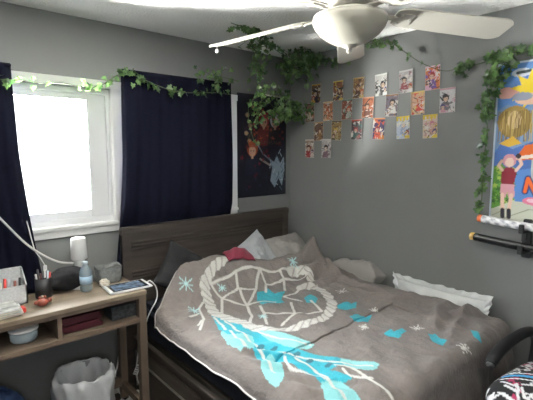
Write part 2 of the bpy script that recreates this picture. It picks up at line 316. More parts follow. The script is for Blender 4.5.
def sst(a, b, x):
    t = np.clip((x - a) / (b - a), 0, 1)
    return t * t * (3 - 2 * t)
def gau(x, y, cx, cy, rx, ry, ang=0.0):
    c, s = math.cos(ang), math.sin(ang)
    dx, dy = x - cx, y - cy
    u, v = (dx * c + dy * s) / rx, (-dx * s + dy * c) / ry
    return np.exp(-(u * u + v * v))
def ridge(x, y, x0, y0, x1, y1, h0, h1, w):
    dx, dy = x1 - x0, y1 - y0
    t = np.clip(((x - x0) * dx + (y - y0) * dy) / (dx * dx + dy * dy), 0, 1)
    d = np.hypot(x - x0 - t * dx, y - y0 - t * dy)
    return (h0 + (h1 - h0) * t) * np.exp(-(d / w) ** 1.5)
def blanket_height(x, y):
    """height of the made-up bed surface under the blanket, metres"""
    z = 0.672 + 0 * x
    z = z + 0.185 * gau(x, y, -1.18, -0.24, 0.36, 0.21)
    z = z + 0.150 * gau(x, y, -0.80, -0.34, 0.22, 0.16)
    z = z + 0.110 * gau(x, y, -0.50, -0.42, 0.20, 0.13)
    z = z + 0.110 * gau(x, y, -0.20, -0.42, 0.20, 0.15)
    # crumpled ridges of the folded corner by the wall
    z = z + ridge(x, y, -0.64, -0.55, -0.20, -0.47, 0.040, 0.085, 0.060)
    z = z + ridge(x, y, -0.20, -0.47, -0.25, -0.82, 0.075, 0.045, 0.055)
    z = z + ridge(x, y, -0.50, -0.66, -0.30, -0.62, 0.035, 0.055, 0.035)
    z = z + 0.060 * gau(x, y, -0.30, -0.62, 0.17, 0.04, -0.25)
    z = z + 0.030 * gau(x, y, -0.40, -0.73, 0.20, 0.03, -0.1)
    z = z + 0.030 * gau(x, y, -0.12, -0.80, 0.30, 0.035, -0.7)
    z = z + ridge(x, y, -0.25, -0.90, -0.20, -1.50, 0.022, 0.018, 0.030) + ridge(x, y, -0.36, -0.82, -0.31, -1.18, 0.020, 0.014, 0.024)
    z = z + ridge(x, y, -0.20, -1.44, -0.52, -1.60, 0.026, 0.020, 0.028) + ridge(x, y, -0.16, -1.60, -0.60, -1.70, 0.028, 0.014, 0.030)
    z = z + ridge(x, y, -1.42, -0.95, -1.20, -1.12, 0.016, 0.004, 0.022) + ridge(x, y, -1.42, -1.15, -1.22, -1.40, 0.018, 0.004, 0.022) + ridge(x, y, -1.43, -0.70, -1.30, -0.52, 0.016, 0.010, 0.025)
    # rumples near the foot
    z = z + 0.034 * gau(x, y, -0.30, -1.52, 0.22, 0.035, 0.25)
    z = z + 0.028 * gau(x, y, -0.18, -1.62, 0.16, 0.03, -0.3)
    z = z + 0.022 * gau(x, y, -0.25, -1.25, 0.30, 0.030, -0.9)
    # mattress rounds down at the foot and the wall
    z = z - 0.02 * sst(-0.12, 0.0, x)
    # pulled wrinkles beside the left hem
    w = sst(1.15, 1.36, -x) * sst(1.45, 1.40, -x) * sst(0.75, 0.95, -y)
    z = z + 0.010 * w * np.sin(48 * (y + 0.55 * x) + 2.5 * np.sin(9 * x))
    z = z + 0.004 * np.sin(13 * x + 5 * np.sin(4 * y)) * np.sin(9 * y + 1.7)
    z = z + 0.003 * np.sin(27 * x - 19 * y + 3 * np.sin(6 * y))
    return z


# ------------------------------------------------------------------ the room
RH = 2.32; XL = -3.45; YF = -3.60
WX0, WX1, WZ0, WZ1 = -2.34, -0.63, 1.13, 1.935          # window opening in the back wall
b = MB(); T = 0.14
b.box(XL - T, WX0, 0, T, 0, RH); b.box(WX1, T, 0, T, 0, RH); b.box(WX0, WX1, 0, T, 0, WZ0); b.box(WX0, WX1, 0, T, WZ1, RH)
struct(b.build('wall_back', M['wall']))
struct(MB().box(0, T, YF - T, 0, 0, RH).build('wall_right', M['wall']))
struct(MB().box(XL - T, XL, YF - T, 0, 0, RH).build('wall_left', M['wall']))
b = MB(); rx0, rx1, rz0, rz1 = -3.30, -1.70, 1.05, 1.98
b.box(XL, rx0, YF - T, YF, 0, RH); b.box(rx1, 0, YF - T, YF, 0, RH); b.box(rx0, rx1, YF - T, YF, 0, rz0); b.box(rx0, rx1, YF - T, YF, rz1, RH)
struct(b.build('wall_front', M['wall']))
struct(MB().box(XL - T, T, YF - T, T, RH, RH + 0.1).build('ceiling', M['ceiling']))
struct(MB().box(XL - T, T, YF - T, T, -0.1, 0).build('floor', M['floor']))
struct(MB().box(XL, -0.012, -0.014, 0, 0, 0.09, bev=0.004).build('baseboard_back', M['base']))
struct(MB().box(-0.014, 0, YF, -0.014, 0, 0.09, bev=0.004).build('baseboard_right', M['base']))

# window: casing on the wall, vinyl frame, two sashes
win = bpy.data.objects.new('window_1', None); COL.objects.link(win); win.location = (-1.48, 0, WZ0); struct(win, 'white framed slider window blown out by daylight')
cz = MB(); cw = 0.065
cz.box(WX0 - cw, WX1 + cw, -0.018, 0, WZ1, WZ1 + 0.045, bev=0.003)
cz.box(WX0 - cw, WX0, -0.018, 0, WZ0 - 0.005, WZ1, bev=0.003); cz.box(WX1, WX1 + cw - 0.008, -0.018, 0, WZ0 - 0.005, WZ1, bev=0.003)
cz.box(WX0 - cw - 0.01, WX1 + cw - 0.008, -0.016, 0, WZ0 - 0.06, WZ0 - 0.018, bev=0.003)
cz.box(WX0 - cw - 0.02, WX1 + cw - 0.008, -0.032, 0.034, WZ0 - 0.018, WZ0 + 0.004, bev=0.004)
cz.build('window_casing', M['white'], win)
fr = MB(); y0, y1 = 0.035, 0.125; e = 0.035
fr.box(WX0, WX1, y0, y1, WZ0, WZ0 + e, bev=0.003); fr.box(WX0, WX1, y0, y1, WZ1 - e, WZ1, bev=0.003)
fr.box(WX0, WX0 + e, y0, y1, WZ0, WZ1, bev=0.003); fr.box(WX1 - e, WX1, y0, y1, WZ0, WZ1, bev=0.003)
fr.build('window_frame', M['vinyl'], win)
mx = -1.535
def sash(xa, xb, ya, yb, ex=0.0):
    s = MB(); w = 0.045; za, zb = WZ0 + e, WZ1 - e
    s.box(xa + w - .002, xb - w - 0.018 - ex, ya, yb, za, za + w); s.box(xa + w - .002, xb - w - 0.018 - ex, ya, yb, zb - 0.035, zb)
    s.box(xa, xa + w, ya, yb, za, zb, bev=0.004); s.box(xb - w - 0.02 - ex, xb, ya, yb, za, zb, bev=0.004)
    o = s.build('window_sash', M['vinyl'], win)
    ym = (ya + yb) / 2
    g = MB().box(xa + w, xb - w - 0.02 - ex, ym - 0.003, ym + 0.003, za + w, zb - 0.035); g.build('glass_pane', M['pane'], o)
sash(WX0 + e, mx, 0.05, 0.08, 0.045); sash(mx + 0.105, WX1 - e, 0.05, 0.08)
MB().box(mx - 0.002, mx + 0.107, 0.030, 0.125, WZ0 + e, WZ1 - e, bev=0.004).build('mullion', M['vinyl'], win)
MB().box(mx + 0.015, mx + 0.09, -0.014, 0.032, WZ0 + 0.004, WZ1, bev=0.004).build('mullion_casing', M['white'], win)
# made-up window behind the photographer, added to let the fill lamps in
rw = MB(); 
for q in ((rx0, rx1, rz0, rz0 + .05), (rx0, rx1, rz1 - .05, rz1), (rx0, rx0 + .05, rz0, rz1), (rx1 - .05, rx1, rz0, rz1)): rw.box(q[0], q[1], YF - 0.10, YF - 0.04, q[2], q[3])
struct(rw.build('added_rear_window', M['vinyl']))

# ------------------------------------------------------------------ curtains
def curtain(name, fx, z_top, z_bot, y_c, amp, label, nfold, seed, ny=46, nx=150, ret=False):
    rnd = random.Random(seed); ph = rnd.random() * 6
    def fn(u, v):                                   # v = 0 top
        z = z_top + (z_bot - z_top) * v; xl, xr = fx(v); x = xl + (xr - xl) * u
        a = amp * (0.55 + 0.45 * v)
        y = y_c + a * math.sin(2 * PI * nfold * u + ph + 0.5 * math.sin(3 * v + 4 * u)) + 0.4 * a * math.sin(2 * PI * nfold * 2.3 * u + 1 + v)
        y += 0.006 * math.sin(9 * v + 14 * u)
        if ret:                                     # the hanging edge turns back towards the wall
            dp = 0.042 * (1 - 0.75 * sst(1.20, 1.08, z)); k_ = min(1.0, u / 0.085)
            x = xl + (xr - xl) * max(0.004 * u, (u - 0.060) * 1.064 if u > 0.060 else 0.0005 * u); y = y - dp * (math.sin(k_ * PI / 2) if k_ < 1 else 1.0 - 0.25 * min(1, (u - .085) * 6)) + 0.020 * (1 - k_)
        return Vector((x, min(y, -0.042), z))
    m = MB(); m.grid(fn, nx, ny); t = thing(name, label, 'curtain', (fx(0)[0], y_c, z_bot))
    o = m.build('curtain_panel', M['curtain'], t)
    sd = o.modifiers.new('th', 'SOLIDIFY'); sd.thickness = 0.003
    return t
def rfx(v):
    l = -1.465 - 0.03 * v - 0.14 * max(0, v - 0.35) ** 1.4 ; return (l, -0.678 + 0.004 * v)
cr = curtain('blackout_curtain', rfx, 2.045, 0.62, -0.062, 0.006, 'wide navy blackout curtain hanging behind the headboard, right of the bright window', 5, 3, ret=True)
def lfx(v):
    return (-2.62, -2.045 + 0.02 * v + 0.13 * max(0, v - 0.35) ** 1.3)
cl = curtain('blackout_curtain', lfx, 2.00, 0.80, -0.070, 0.014, 'narrow navy curtain gathered at the left edge of the bright window', 4, 8)
for t, xa, xb, z in ((cr, -1.465, -0.678, 2.045), (cl, -2.62, -2.045, 2.00)):
    MB().box(xa, xb, -0.076, -0.048, z - 0.012, z + 0.006, bev=0.004).build('top_hem', M['curtain'], t)

# ------------------------------------------------------------------ bed
bed = thing('bed', 'dark walnut bed frame with ridged headboard below the navy curtain', 'bed', (-0.76, -0.05, 0))
hb = MB(); HX0, HX1 = -1.530, -0.130
hb.box(HX0, HX1, -0.110, -0.082, 0.30, 1.060)
hp = hb.build('headboard', M['dwood'], bed)
MB().box(HX0 - 0.004, HX1 + 0.004, -0.126, -0.080, 1.052, 1.100, bev=0.006).build('top_rail', M['dwood'], hp)
for xa, xb in ((HX0, HX0 + 0.055), (HX1 - 0.055, HX1)):
    MB().box(xa, xb, -0.122, -0.081, 0.0, 1.053, bev=0.004).build('post', M['dwood'], hp)
for z in (1.000, 0.978, 0.956, 0.812, 0.790, 0.768):
    MB().box(HX0 + 0.056, HX1 - 0.056, -0.120, -0.108, z - 0.008, z + 0.008, bev=0.004).build('ridge', M['dwood'], hp)
sr = MB(); sr.box(-1.475, -1.445, -1.76, -0.15, 0.06, 0.40, bev=0.004); rail = sr.build('side_rail', M['rwood'], bed)
for ya, yb in ((-0.90, -0.18), (-1.68, -0.96)):
    dr = MB().box(-1.492, -1.476, ya, yb, 0.10, 0.36, bev=0.005).build('drawer', M['rwood'], bed)
    ym = (ya + yb) / 2
    MB().tube([(-1.493, ym - 0.30, 0.300), (-1.510, ym - 0.29, 0.300), (-1.510, ym + 0.29, 0.300), (-1.493, ym + 0.30, 0.300)], 0.006, 8).build('handle', M['steel'], dr)
MB().box(-1.497, -1.470, -1.76, -0.15, 0.405, 0.425, bev=0.003).build('top_trim', M['rwood'], bed)
MB().box(-1.445, -0.03, -1.78, -1.75, 0.06, 0.42, bev=0.004).build('foot_rail', M['rwood'], bed)
MB().box(-1.445, -0.05, -1.75, -0.14, 0.38, 0.42).build('slat_deck', M['rwood'], bed)
bx = MB().box(-1.462, -0.125, -1.745, -0.150, 0.425, 0.632, bev=0.035).build('mattress', M['navy'])
tag(bx, 'thick navy quilted mattress under the printed plush blanket', 'mattress')

# ---- the plush blanket
BL, BF = -1.450, -1.750
S = np.concatenate([np.linspace(BL - 0.115, BL, 22)[:-1], np.linspace(BL, -0.48, 180)[:-1], np.linspace(-0.48, -0.355, 84)[:-1], np.linspace(-0.355, -0.115, 45)])
Tt = np.concatenate([np.linspace(BF - 0.43, BF, 50)[:-1], np.linspace(BF, -1.30, 70)[:-1], np.linspace(-1.30, -1.25, 44)[:-1], np.linspace(-1.25, -0.20, 170)])
def head_edge(x):
    return np.interp(x, [-1.60, -1.47, -1.36, -1.17, -0.95, -0.78, -0.62, -0.45, -0.30, -0.12, 0.0], [-0.52, -0.46, -0.36, -0.22, -0.22, -0.34, -0.42, -0.40, -0.33, -0.33, -0.40])
sg, tg = np.meshgrid(S, Tt); hd = head_edge(sg)
# rows near the head are squeezed so that the last row follows the head edge
k = np.clip((tg + 0.75) / (0.75 - 0.20), 0, 1); tg = np.where(tg > -0.75, -0.75 + k * (hd + 0.75), tg)
def bend(q, edge, r=0.06):
    d = np.maximum(edge - q, 0); a = np.minimum(d / r, PI / 2); ext = np.maximum(d - r * PI / 2, 0)
    return np.where(d > 0, edge - r * np.sin(a), q), r * (1 - np.cos(a)) + ext, ext
px, dx_, ex = bend(sg, BL); py, dy_, ey = bend(tg, BF, 0.07)
H = blanket_height(np.clip(sg, BL, 0), np.maximum(tg, BF))
sink = np.clip(np.minimum((hd - tg) / 0.03, 1), 0, 1)                  # head edge tucks down softly
pz = H - dx_ - np.maximum(dy_ - dx_, 0) - 0.012 * (1 - sink) ** 2
fold = np.clip(ey / 0.12, 0, 1)
py = py - fold * (0.022 + 0.020 * np.sin(17 * sg + 1.4 * np.sin(5 * sg)) + 0.008 * np.sin(41 * sg + 6 * tg))
px = px - np.clip(ex / 0.03, 0, 1) * (0.010 + 0.004 * np.sin(11 * tg + 1.0))
pz = np.maximum(pz, 0.20)
# pressed-in packing creases: one straight across the bed, one down its right side
cr1 = np.exp(-((tg + 1.262 - 0.0287 * (sg + 0.369)) / 0.0034) ** 2) * sst(-1.39, -1.35, sg) * sst(-0.362, -0.375, sg)
cr2 = np.exp(-((sg + 0.369 - 0.22 * (tg + 1.262)) / 0.0036) ** 2) * sst(-1.70, -1.60, tg) * sst(-1.258, -1.275, tg)
pz = pz - 0.038 * cr1 - 0.022 * cr2
# crumples of the cloth itself
nz = np.array([noise.fractal(Vector((x * 5.5, y * 5.5, 1.7)), 0.9, 2.1, 3) for x, y in zip(sg.ravel(), tg.ravel())]).reshape(sg.shape)
nz2 = np.array([noise.turbulence(Vector((x * 9 + .8 * y, y * 4.5, 5.2)), 3, False) for x, y in zip(sg.ravel(), tg.ravel())]).reshape(sg.shape)
pz = pz + 0.008 * nz * np.where(tg > -0.65, 1.5, 1.0) + 0.013 * nz2 - 0.008
a = Art(sg.ravel(), tg.ravel(), (0.138, 0.120, 0.111))
mott = np.array([noise.noise(Vector((x * 7, y * 7, 3.3))) + 0.8 * noise.noise(Vector((x * 40, y * 40, 1.3))) for x, y in zip(sg.ravel(), tg.ravel())])
a.c *= (1 + 0.16 * mott)[:, None]
CREAM = (0.54, 0.53, 0.50); CYA = (0.028, 0.29, 0.36); LCY = (0.21, 0.48, 0.49)
for P in CYAN: a.poly(P, CYA)
for P in LIGHT:
    Q = [(x, y, 0) for x, y in P]; a.poly([tuple(q[:2]) for q in smooth_path([Q[-1]] + Q + Q[:2], 5)[5:-5]], LCY)
for L in WEB: a.line(L, 0.016, CREAM)
for L in QUILL: a.line([tuple(q[:2]) for q in smooth_path([(x, y, 0) for x, y in L], 4)], 0.013, CREAM)
for L in SQUIG: a.line(L, 0.013, CREAM)
for L, w in zip(RING, (0.058, 0.055)):
    Ls = [tuple(q[:2]) for q in smooth_path([(x, y, 0) for x, y in L], 5)]
    a.line(Ls, w * 0.86, CREAM)
    acc = 0.0                                                          # wrapped-cord ticks round the ring
    for (x0, y0), (x1, y1) in zip(Ls[:-1], Ls[1:]):
        acc += math.hypot(x1 - x0, y1 - y0)
        if acc > 0.048:
            a.disc((x0 + x1) / 2, (y0 + y1) / 2, w * .56, w * .56, CREAM)
            acc = 0; d = Vector((x1 - x0, y1 - y0)).normalized(); nrm = Vector((-d.y, d.x)) * w * 0.45; dd = d * 0.03
            a.line([(x0 - nrm.x - dd.x, y0 - nrm.y - dd.y), (x0 + nrm.x + dd.x, y0 + nrm.y + dd.y)], 0.009, (0.33, 0.31, 0.29))
for x, y in DOTS: a.disc(x, y, 0.020, 0.014, (0.02, 0.10, 0.13))
for (x, y), r, kd in STARS:
    col = (0.40, 0.62, 0.64) if kd == 'b' else CREAM
    for q in range(4):
        an = PI * q / 4 + 0.3; rr = r * (1 if q % 2 == 0 else 0.7)
        a.line([(x - rr * math.cos(an), y - rr * math.sin(an)), (x + rr * math.cos(an), y + rr * math.sin(an))], 0.006, col)
nr, nc = sg.shape
mb = MB(); mb.v = list(zip(px.ravel().tolist(), py.ravel().tolist(), pz.ravel().tolist()))
mb.f = [(j * nc + i, j * nc + i + 1, (j + 1) * nc + i + 1, (j + 1) * nc + i) for j in range(nr - 1) for i in range(nc - 1)]; mb.sm = [True] * len(mb.f)
bt = thing('plush_blanket', 'rumpled grey plush blanket printed with a dreamcatcher and turquoise feathers', 'blanket', (-0.75, -1.0, 0.66))
bo = mb.build('blanket_cloth', M['plush'], bt); set_print(bo, a.c)
sd = bo.modifiers.new('th', 'SOLIDIFY'); sd.thickness = 0.012; sd.offset = -1
hemp = [(px[j, 0], py[j, 0], pz[j, 0]) for j in range(0, nr, 3)] 
MB().tube(hemp, 0.0045, 6).build('hem', M['hem'], bt)
hemh = [(px[-1, i], py[-1, i], pz[-1, i] - 0.004) for i in range(0, nc, 3)]
MB().tube(hemh, 0.007, 6).build('hem', mat('grey_binding', (0.25, 0.23, 0.22), 0.85), bt)

# ---- pillows and loose bedding
def pillow(name, label, m, c, dims, mtx, seed=0, puff=1.0, crumple=0.012, sharp=0.55, frill=0.0, corner=0.0, cat='pillow', n=44):
    rnd = random.Random(seed); off = rnd.random() * 50
    def fn(sgn):
        def f(u, v):
            x = (u - .5) * 2; y = (v - .5) * 2
            e = max(0.0, (1 - abs(x) ** 2.6)) ** sharp * max(0.0, (1 - abs(y) ** 2.6)) ** sharp
            pin = 1 - 0.07 * (1 - abs(x) ** 2) * abs(y) ** 3 - 0.0
            pin2 = 1 - 0.07 * (1 - abs(y) ** 2) * abs(x) ** 3
            p = Vector((x * dims[0] / 2 * pin2, y * dims[1] / 2 * pin, sgn * e * dims[2] / 2 * puff))
            q = p * 7 + Vector((off, off * .7, sgn * 3))
            p.z += crumple * noise.fractal(q, 0.8, 2.0, 4) * (0.3 + e)
            return mtx @ p
        return f
    m1 = MB(); m1.grid(fn(1), n, n); m1.grid(fn(-1), n, n)
    t = thing(name, label, cat, c)
    M4 = Matrix.Translation(Vector(c))
    m1.v = [M4 @ Vector(v) for v in m1.v]
    o = m1.build('pillowcase', m, t)
    bm = bmesh.new(); bm.from_mesh(o.data); bmesh.ops.remove_doubles(bm, verts=bm.verts[:], dist=0.0015); bmesh.ops.recalc_face_normals(bm, faces=bm.faces[:]); bm.to_mesh(o.data); bm.free()
    if frill:
        fm = MB(); 
        def fr_(u, v):
            a_ = u * 4; sd_ = int(a_) % 4; w = (a_ - int(a_)) * 2 - 1
            x, y = [(w, -1), (1, w), (-w, 1), (-1, -w)][sd_]
            k2 = 1 + v * frill / (dims[0] / 2); k3 = 1 + v * frill / (dims[1] / 2)
            pin = 1 - 0.07 * (1 - x * x) * abs(y) ** 3; pin2 = 1 - 0.07 * (1 - y * y) * abs(x) ** 3
            p = Vector((x * dims[0] / 2 * pin2 * k2, y * dims[1] / 2 * pin * k3, v * 0.010 * math.sin(u * 2 * PI * 31 + 2.2 * math.sin(u * 37)) + 0.006 * v * math.sin(u * 2 * PI * 13)))
            return M4 @ (mtx @ p)
        fm.grid(fr_, 520, 4); fo = fm.build('frill', m, t)
        s2 = fo.modifiers.new('th', 'SOLIDIFY'); s2.thickness = 0.003
    return t
Rx = lambda d: Matrix.Rotation(math.radians(d), 4, 'X'); Ry = lambda d: Matrix.Rotation(math.radians(d), 4, 'Y'); Rz = lambda d: Matrix.Rotation(math.radians(d), 4, 'Z')
pillow('bed_pillow', 'charcoal pillow leaning on the headboard at the desk end of the bed', M['pillow_dark'], (-1.16, -0.262, 0.772), (0.40, 0.32, 0.11), Rx(62) @ Rz(-38), 1, sharp=0.5)
pillow('bed_pillow', 'pale grey crumpled pillow propped in the middle of the headboard', M['pillow_light'], (-0.640, -0.272, 0.762), (0.47, 0.33, 0.16), Ry(6) @ Rx(60) @ Rz(28), 2, crumple=0.03)
pillow('bed_pillow', 'taupe pillow lying low against the headboard beside the wall corner', M['pillow_taupe'], (-0.26, -0.245, 0.775), (0.44, 0.30, 0.17), Rx(42) @ Rz(4), 3, crumple=0.018)
pillow('bed_pillow', 'taupe pillow wedged along the grey wall behind the folded blanket', M['pillow_taupe'], (-0.080, -0.76, 0.672), (0.13, 0.46, 0.22), Ry(8) @ Rx(-8), 4, crumple=0.02)
pillow('bed_pillow', 'white frilled pillow standing on edge between bed and grey wall', M['pillow_white'], (-0.066, -1.385, 0.595), (0.57, 0.25, 0.085), Rz(90) @ Rx(90), 5, crumple=0.022, frill=0.035)
mc = MB()
def mfn(u, v):
    x = -0.925 + 0.18 * u; y = -0.312 - 0.07 * v - 0.05 * u
    z = float(blanket_height(np.array([x]), np.array([y]))[0]) + 0.004 + 0.020 * math.sin(PI * min(1, max(0, u))) * (1 - v) ** 0.5 + 0.004 * math.sin(17 * u + 5 * v)
    return Vector((x, y, z))
mc.grid(mfn, 30, 16)
mo = mc.build('folded_cloth', M['maroon']); tag(mo, 'maroon cloth poking out between blanket and pale grey pillow', 'cloth')
s_ = mo.modifiers.new('th', 'SOLIDIFY'); s_.thickness = 0.008; s_.offset = 1


# ------------------------------------------------------------------ desk
DX0, DX1, DY0, DY1, DZ = -2.80, -1.538, -0.455, -0.105, 0.803
desk = thing('desk', 'light oak desk with an open shelf under the bright window', 'desk', (-2.15, -0.26, 0))
MB().box(DX0, DX1, DY0, DY1, DZ - 0.022, DZ, bev=0.002).build('tabletop', M['oak'], desk)
MB().box(DX0, DX1 - 0.042, DY0 + 0.006, DY0 + 0.022, DZ - 0.042, DZ - 0.022).build('apron', M['oakx'], desk)
MB().box(DX0, DX1 - 0.045, DY0 + 0.006, DY1, 0.628, 0.653, bev=0.001).build('shelf', M['oakx'], desk)
MB().box(DX0, DX1 - 0.045, DY1 - 0.012, DY1, 0.650, DZ - 0.022).build('back_panel', M['oakx'], desk)
for x in (-1.985, -2.42):
    MB().box(x - 0.010, x + 0.010, DY0 + 0.010, DY1 - 0.012, 0.650, DZ - 0.022).build('divider', M['oakz'], desk)
for y in (DY0 + 0.004, DY1 - 0.046):
    for x in (DX1 - 0.045, DX0):
        MB().box(x, x + 0.042, y, y + 0.042, 0, DZ - 0.022, bev=0.002).build('leg', M['oakz'], desk)
for x in (DX1 - 0.040, DX0):
    MB().box(x, x + 0.03, DY0 + 0.046, DY1 - 0.046, 0.10, 0.14).build('side_stretcher', M['oakx'], desk)
MB().box(DX0 + 0.042, DX1 - 0.045, DY1 - 0.040, DY1 - 0.015, 0.115, 0.175).build('back_stretcher', M['oakx'], desk)

# ---- on the desk
Z = DZ + 0.001
t = thing('desk_organizer', 'speckled white desk organizer with a front pocket at the left of the desk', 'organizer', (-2.20, -0.20, Z))
ox0, ox1, oy0, oy1 = -2.37, -2.075, -0.245, -0.125
b = MB(); b.box(ox0, ox1, oy0, oy1, Z, Z + 0.006); b.box(ox0, ox1, oy1 - 0.006, oy1, Z, Z + 0.165)
for x in (ox0, ox1 - 0.006):
    vs = [(xx, y, z) for xx in (x, x + 0.006) for y, z in ((oy0, Z), (oy1, Z), (oy1, Z + 0.165), (oy1 - 0.03, Z + 0.165), (oy0, Z + 0.10))]
    b.add(vs, [(0, 1, 2, 3, 4), (9, 8, 7, 6, 5)] + [(i, i + 5, (i + 1) % 5 + 5, (i + 1) % 5) for i in range(5)])
b.box(ox0, ox1, oy0, oy0 + 0.006, Z, Z + 0.095); b.box(ox0, ox1, (oy0 + oy1) / 2, (oy0 + oy1) / 2 + 0.005, Z, Z + 0.12)
b.build('box', M['organizer'], t)
rnd = random.Random(3)
for k in range(12):
    x = -2.335 + 0.021 * k; tl = rnd.uniform(-0.01, 0.012)
    c = ['brownred', 'paper', 'penred', 'pillow_light', 'brownred', 'black'][k % 6]
    o = MB().tube([(x, -0.212, Z + 0.010), (x + tl, -0.210, Z + 0.125 + rnd.uniform(-.012, .012))], 0.0065, 8).build('marker', M[c])
    tag(o, {'brownred': 'rust brown marker', 'paper': 'cream marker', 'penred': 'red marker', 'pillow_light': 'pale grey marker', 'black': 'black marker'}[c] + ' standing in the front pocket of the white organizer', 'marker', 'markers in the white organizer')
t = thing('pen_cup', 'black pen cup between the white organizer and the black cloth', 'pen cup', (-1.992, -0.205, Z))
b = MB(); b.lathe([(0.036, 0), (0.040, 0.002), (0.041, 0.105), (0.038, 0.105), (0.036, 0.006)], 28, (-1.992, -0.205, Z)); b.build('cup', M['black'], t)
for k, (c, w) in enumerate((('penred', 'red'), ('penwhite', 'white'), ('black', 'black'), ('penwhite', 'white'), ('bookred', 'dark red'), ('cap', 'pale blue'))):
    an = k * 1.05; bx_, by_ = -1.992 + 0.022 * math.cos(an), -0.205 + 0.022 * math.sin(an)
    o = MB().tube([(bx_, by_, Z + 0.008), (bx_ + 0.012 * math.cos(an), by_ + 0.012 * math.sin(an), Z + 0.128 + 0.008 * (k % 3))], 0.0045, 8).build('pen', M[c])
    tag(o, w + ' pen standing in the black pen cup', 'pen', 'pens in the black cup')
# black bunched cloth
b = MB()
def heap(u, v):
    a_ = 2 * PI * u; ph = PI * v
    x, y, z = 0.115 * math.sin(ph) * math.cos(a_), 0.060 * math.sin(ph) * math.sin(a_), 0.072 * (1 - math.cos(ph)) * 0.92
    q = Vector((x * 12, y * 12, z * 12)); n_ = 1 + 0.34 * noise.fractal(q, 0.7, 2.2, 4)
    return Vector((-1.865 + x * n_ - 0.05 * max(0, z - 0.05), -0.175 + y * n_, max(Z + 0.0005, Z + z * (0.9 + 0.1 * n_))))
b.grid(heap, 64, 32); tag(b.build('bunched_cloth', M['blackcloth']), 'black cloth bunched on the desk behind the white lamp', 'cloth')
t = thing('table_lamp', 'white table lamp with a cylinder shade standing behind the water bottle', 'lamp', (-1.795, -0.160, Z))
LC = (-1.795, -0.160, Z)
MB().lathe([(0.0, 0), (0.050, 0), (0.052, 0.004), (0.046, 0.014), (0.024, 0.022)], 36, (-1.800, -0.165, Z)).build('base', M['wplastic'], t)
MB().lathe([(0.027, 0.016), (0.026, 0.140), (0.030, 0.165)], 28, LC).build('stem', M['wplastic'], t)
MB().lathe([(0.028, 0.160), (0.038, 0.160), (0.043, 0.166), (0.041, 0.272), (0.036, 0.282), (0.0, 0.284)], 36, LC).build('lamp_shade', M['wplastic'], t)
t = thing('water_bottle', 'clear plastic water bottle with a blue label in front of the white lamp', 'bottle', (-1.792, -0.250, Z))
BC = (-1.792, -0.250, Z)
MB().lathe([(0.0, 0.004), (0.026, 0.0), (0.031, 0.006), (0.032, 0.02), (0.0305, 0.028), (0.032, 0.036), (0.032, 0.085), (0.0305, 0.09), (0.032, 0.096), (0.031, 0.110), (0.022, 0.132), (0.0125, 0.142), (0.012, 0.150)], 32, BC).build('bottle', M['water'], t)
MB().lathe([(0.0325, 0.046), (0.0325, 0.086)], 32, BC).build('label', M['blabel'], t)
MB().lathe([(0.0, 0.150), (0.0145, 0.150), (0.0145, 0.163), (0.012, 0.165), (0, 0.165)], 20, BC).build('cap', M['cap'], t)
b = MB(); bc = (-1.640, -0.165)
def bask(u, v):
    q = [(0, 0.0), (0.055, 0.0), (0.062, 0.012), (0.068, 0.095), (0.062, 0.095), (0.054, 0.012), (0.0, 0.008)]
    i = min(int(v * 6), 5); f_ = v * 6 - i; r = q[i][0] + (q[i + 1][0] - q[i][0]) * f_; z = q[i][1] + (q[i + 1][1] - q[i][1]) * f_
    a_ = 2 * PI * u; cx, sy = math.cos(a_), math.sin(a_); e_ = (abs(cx) ** 5 + abs(sy) ** 5) ** (-1 / 5)
    return Vector((bc[0] + r * 1.05 * e_ * cx, bc[1] + r * 0.82 * e_ * sy, Z + z + (0.004 * math.sin(3 * a_) if z > 0.05 else 0)))
b.grid(bask, 64, 36, True); tag(b.build('storage_basket', M['basket']), 'small grey woven basket on the desk beside the headboard', 'basket')
def ball(c, r, m, name, label, cat, amp=0.35, seed=0, sq=(1, 1, 1)):
    b = MB()
    def fn(u, v):
        a_, ph = 2 * PI * u, PI * v; d = Vector((math.sin(ph) * math.cos(a_), math.sin(ph) * math.sin(a_), -math.cos(ph)))
        k_ = r * (1 + amp * noise.fractal(d * 2.2 + Vector((seed, 0, 0)), 0.7, 2.2, 3))
        return Vector((c[0] + d.x * k_ * sq[0], c[1] + d.y * k_ * sq[1], max(Z + 0.0004, c[2] + d.z * k_ * sq[2])))
    b.grid(fn, 40, 24); return tag(b.build(name, m), label, cat)
ball((-1.690, -0.238, Z + 0.018), 0.024, M['paper'], 'paper_ball', 'small crumpled cream paper ball in front of the grey basket', 'paper', 0.5, 5, (1.1, .9, .85))
# figurine: a squat red-brown glazed animal
t = thing('figurine', 'small red-brown glazed figurine alone on the desk', 'figurine', (-2.030, -0.335, Z))
b = MB(); FC = (-2.030, -0.335)
b.lathe([(0.0, 0), (0.016, 0), (0.026, 0.010), (0.029, 0.020), (0.024, 0.032), (0.012, 0.040), (0, 0.042)], 26, (FC[0], FC[1], Z)); 
b.lathe([(0.0, -0.012), (0.010, -0.008), (0.013, 0), (0.009, 0.010), (0, 0.013)], 16, (FC[0] + 0.030, FC[1] - 0.006, Z + 0.023))
b.lathe([(0.0, -0.010), (0.009, -0.006), (0.010, 0), (0.007, 0.008), (0, 0.010)], 16, (FC[0] - 0.029, FC[1] - 0.004, Z + 0.021))
b.build('body', M['figure'], t)
for dx in (-0.012, 0.013):
    MB().lathe([(0.007, 0), (0.006, 0.008), (0, 0.016)], 10, (FC[0] + dx, FC[1], Z + 0.036)).build('ear', M['figure'], t)
MB().lathe([(0.0, 0), (0.006, 0.001), (0.007, 0.006), (0, 0.010)], 12, (FC[0] + 0.002, FC[1] + 0.004, Z + 0.041)).build('knob', M['paper'], t)['label'] = 'cream knob'
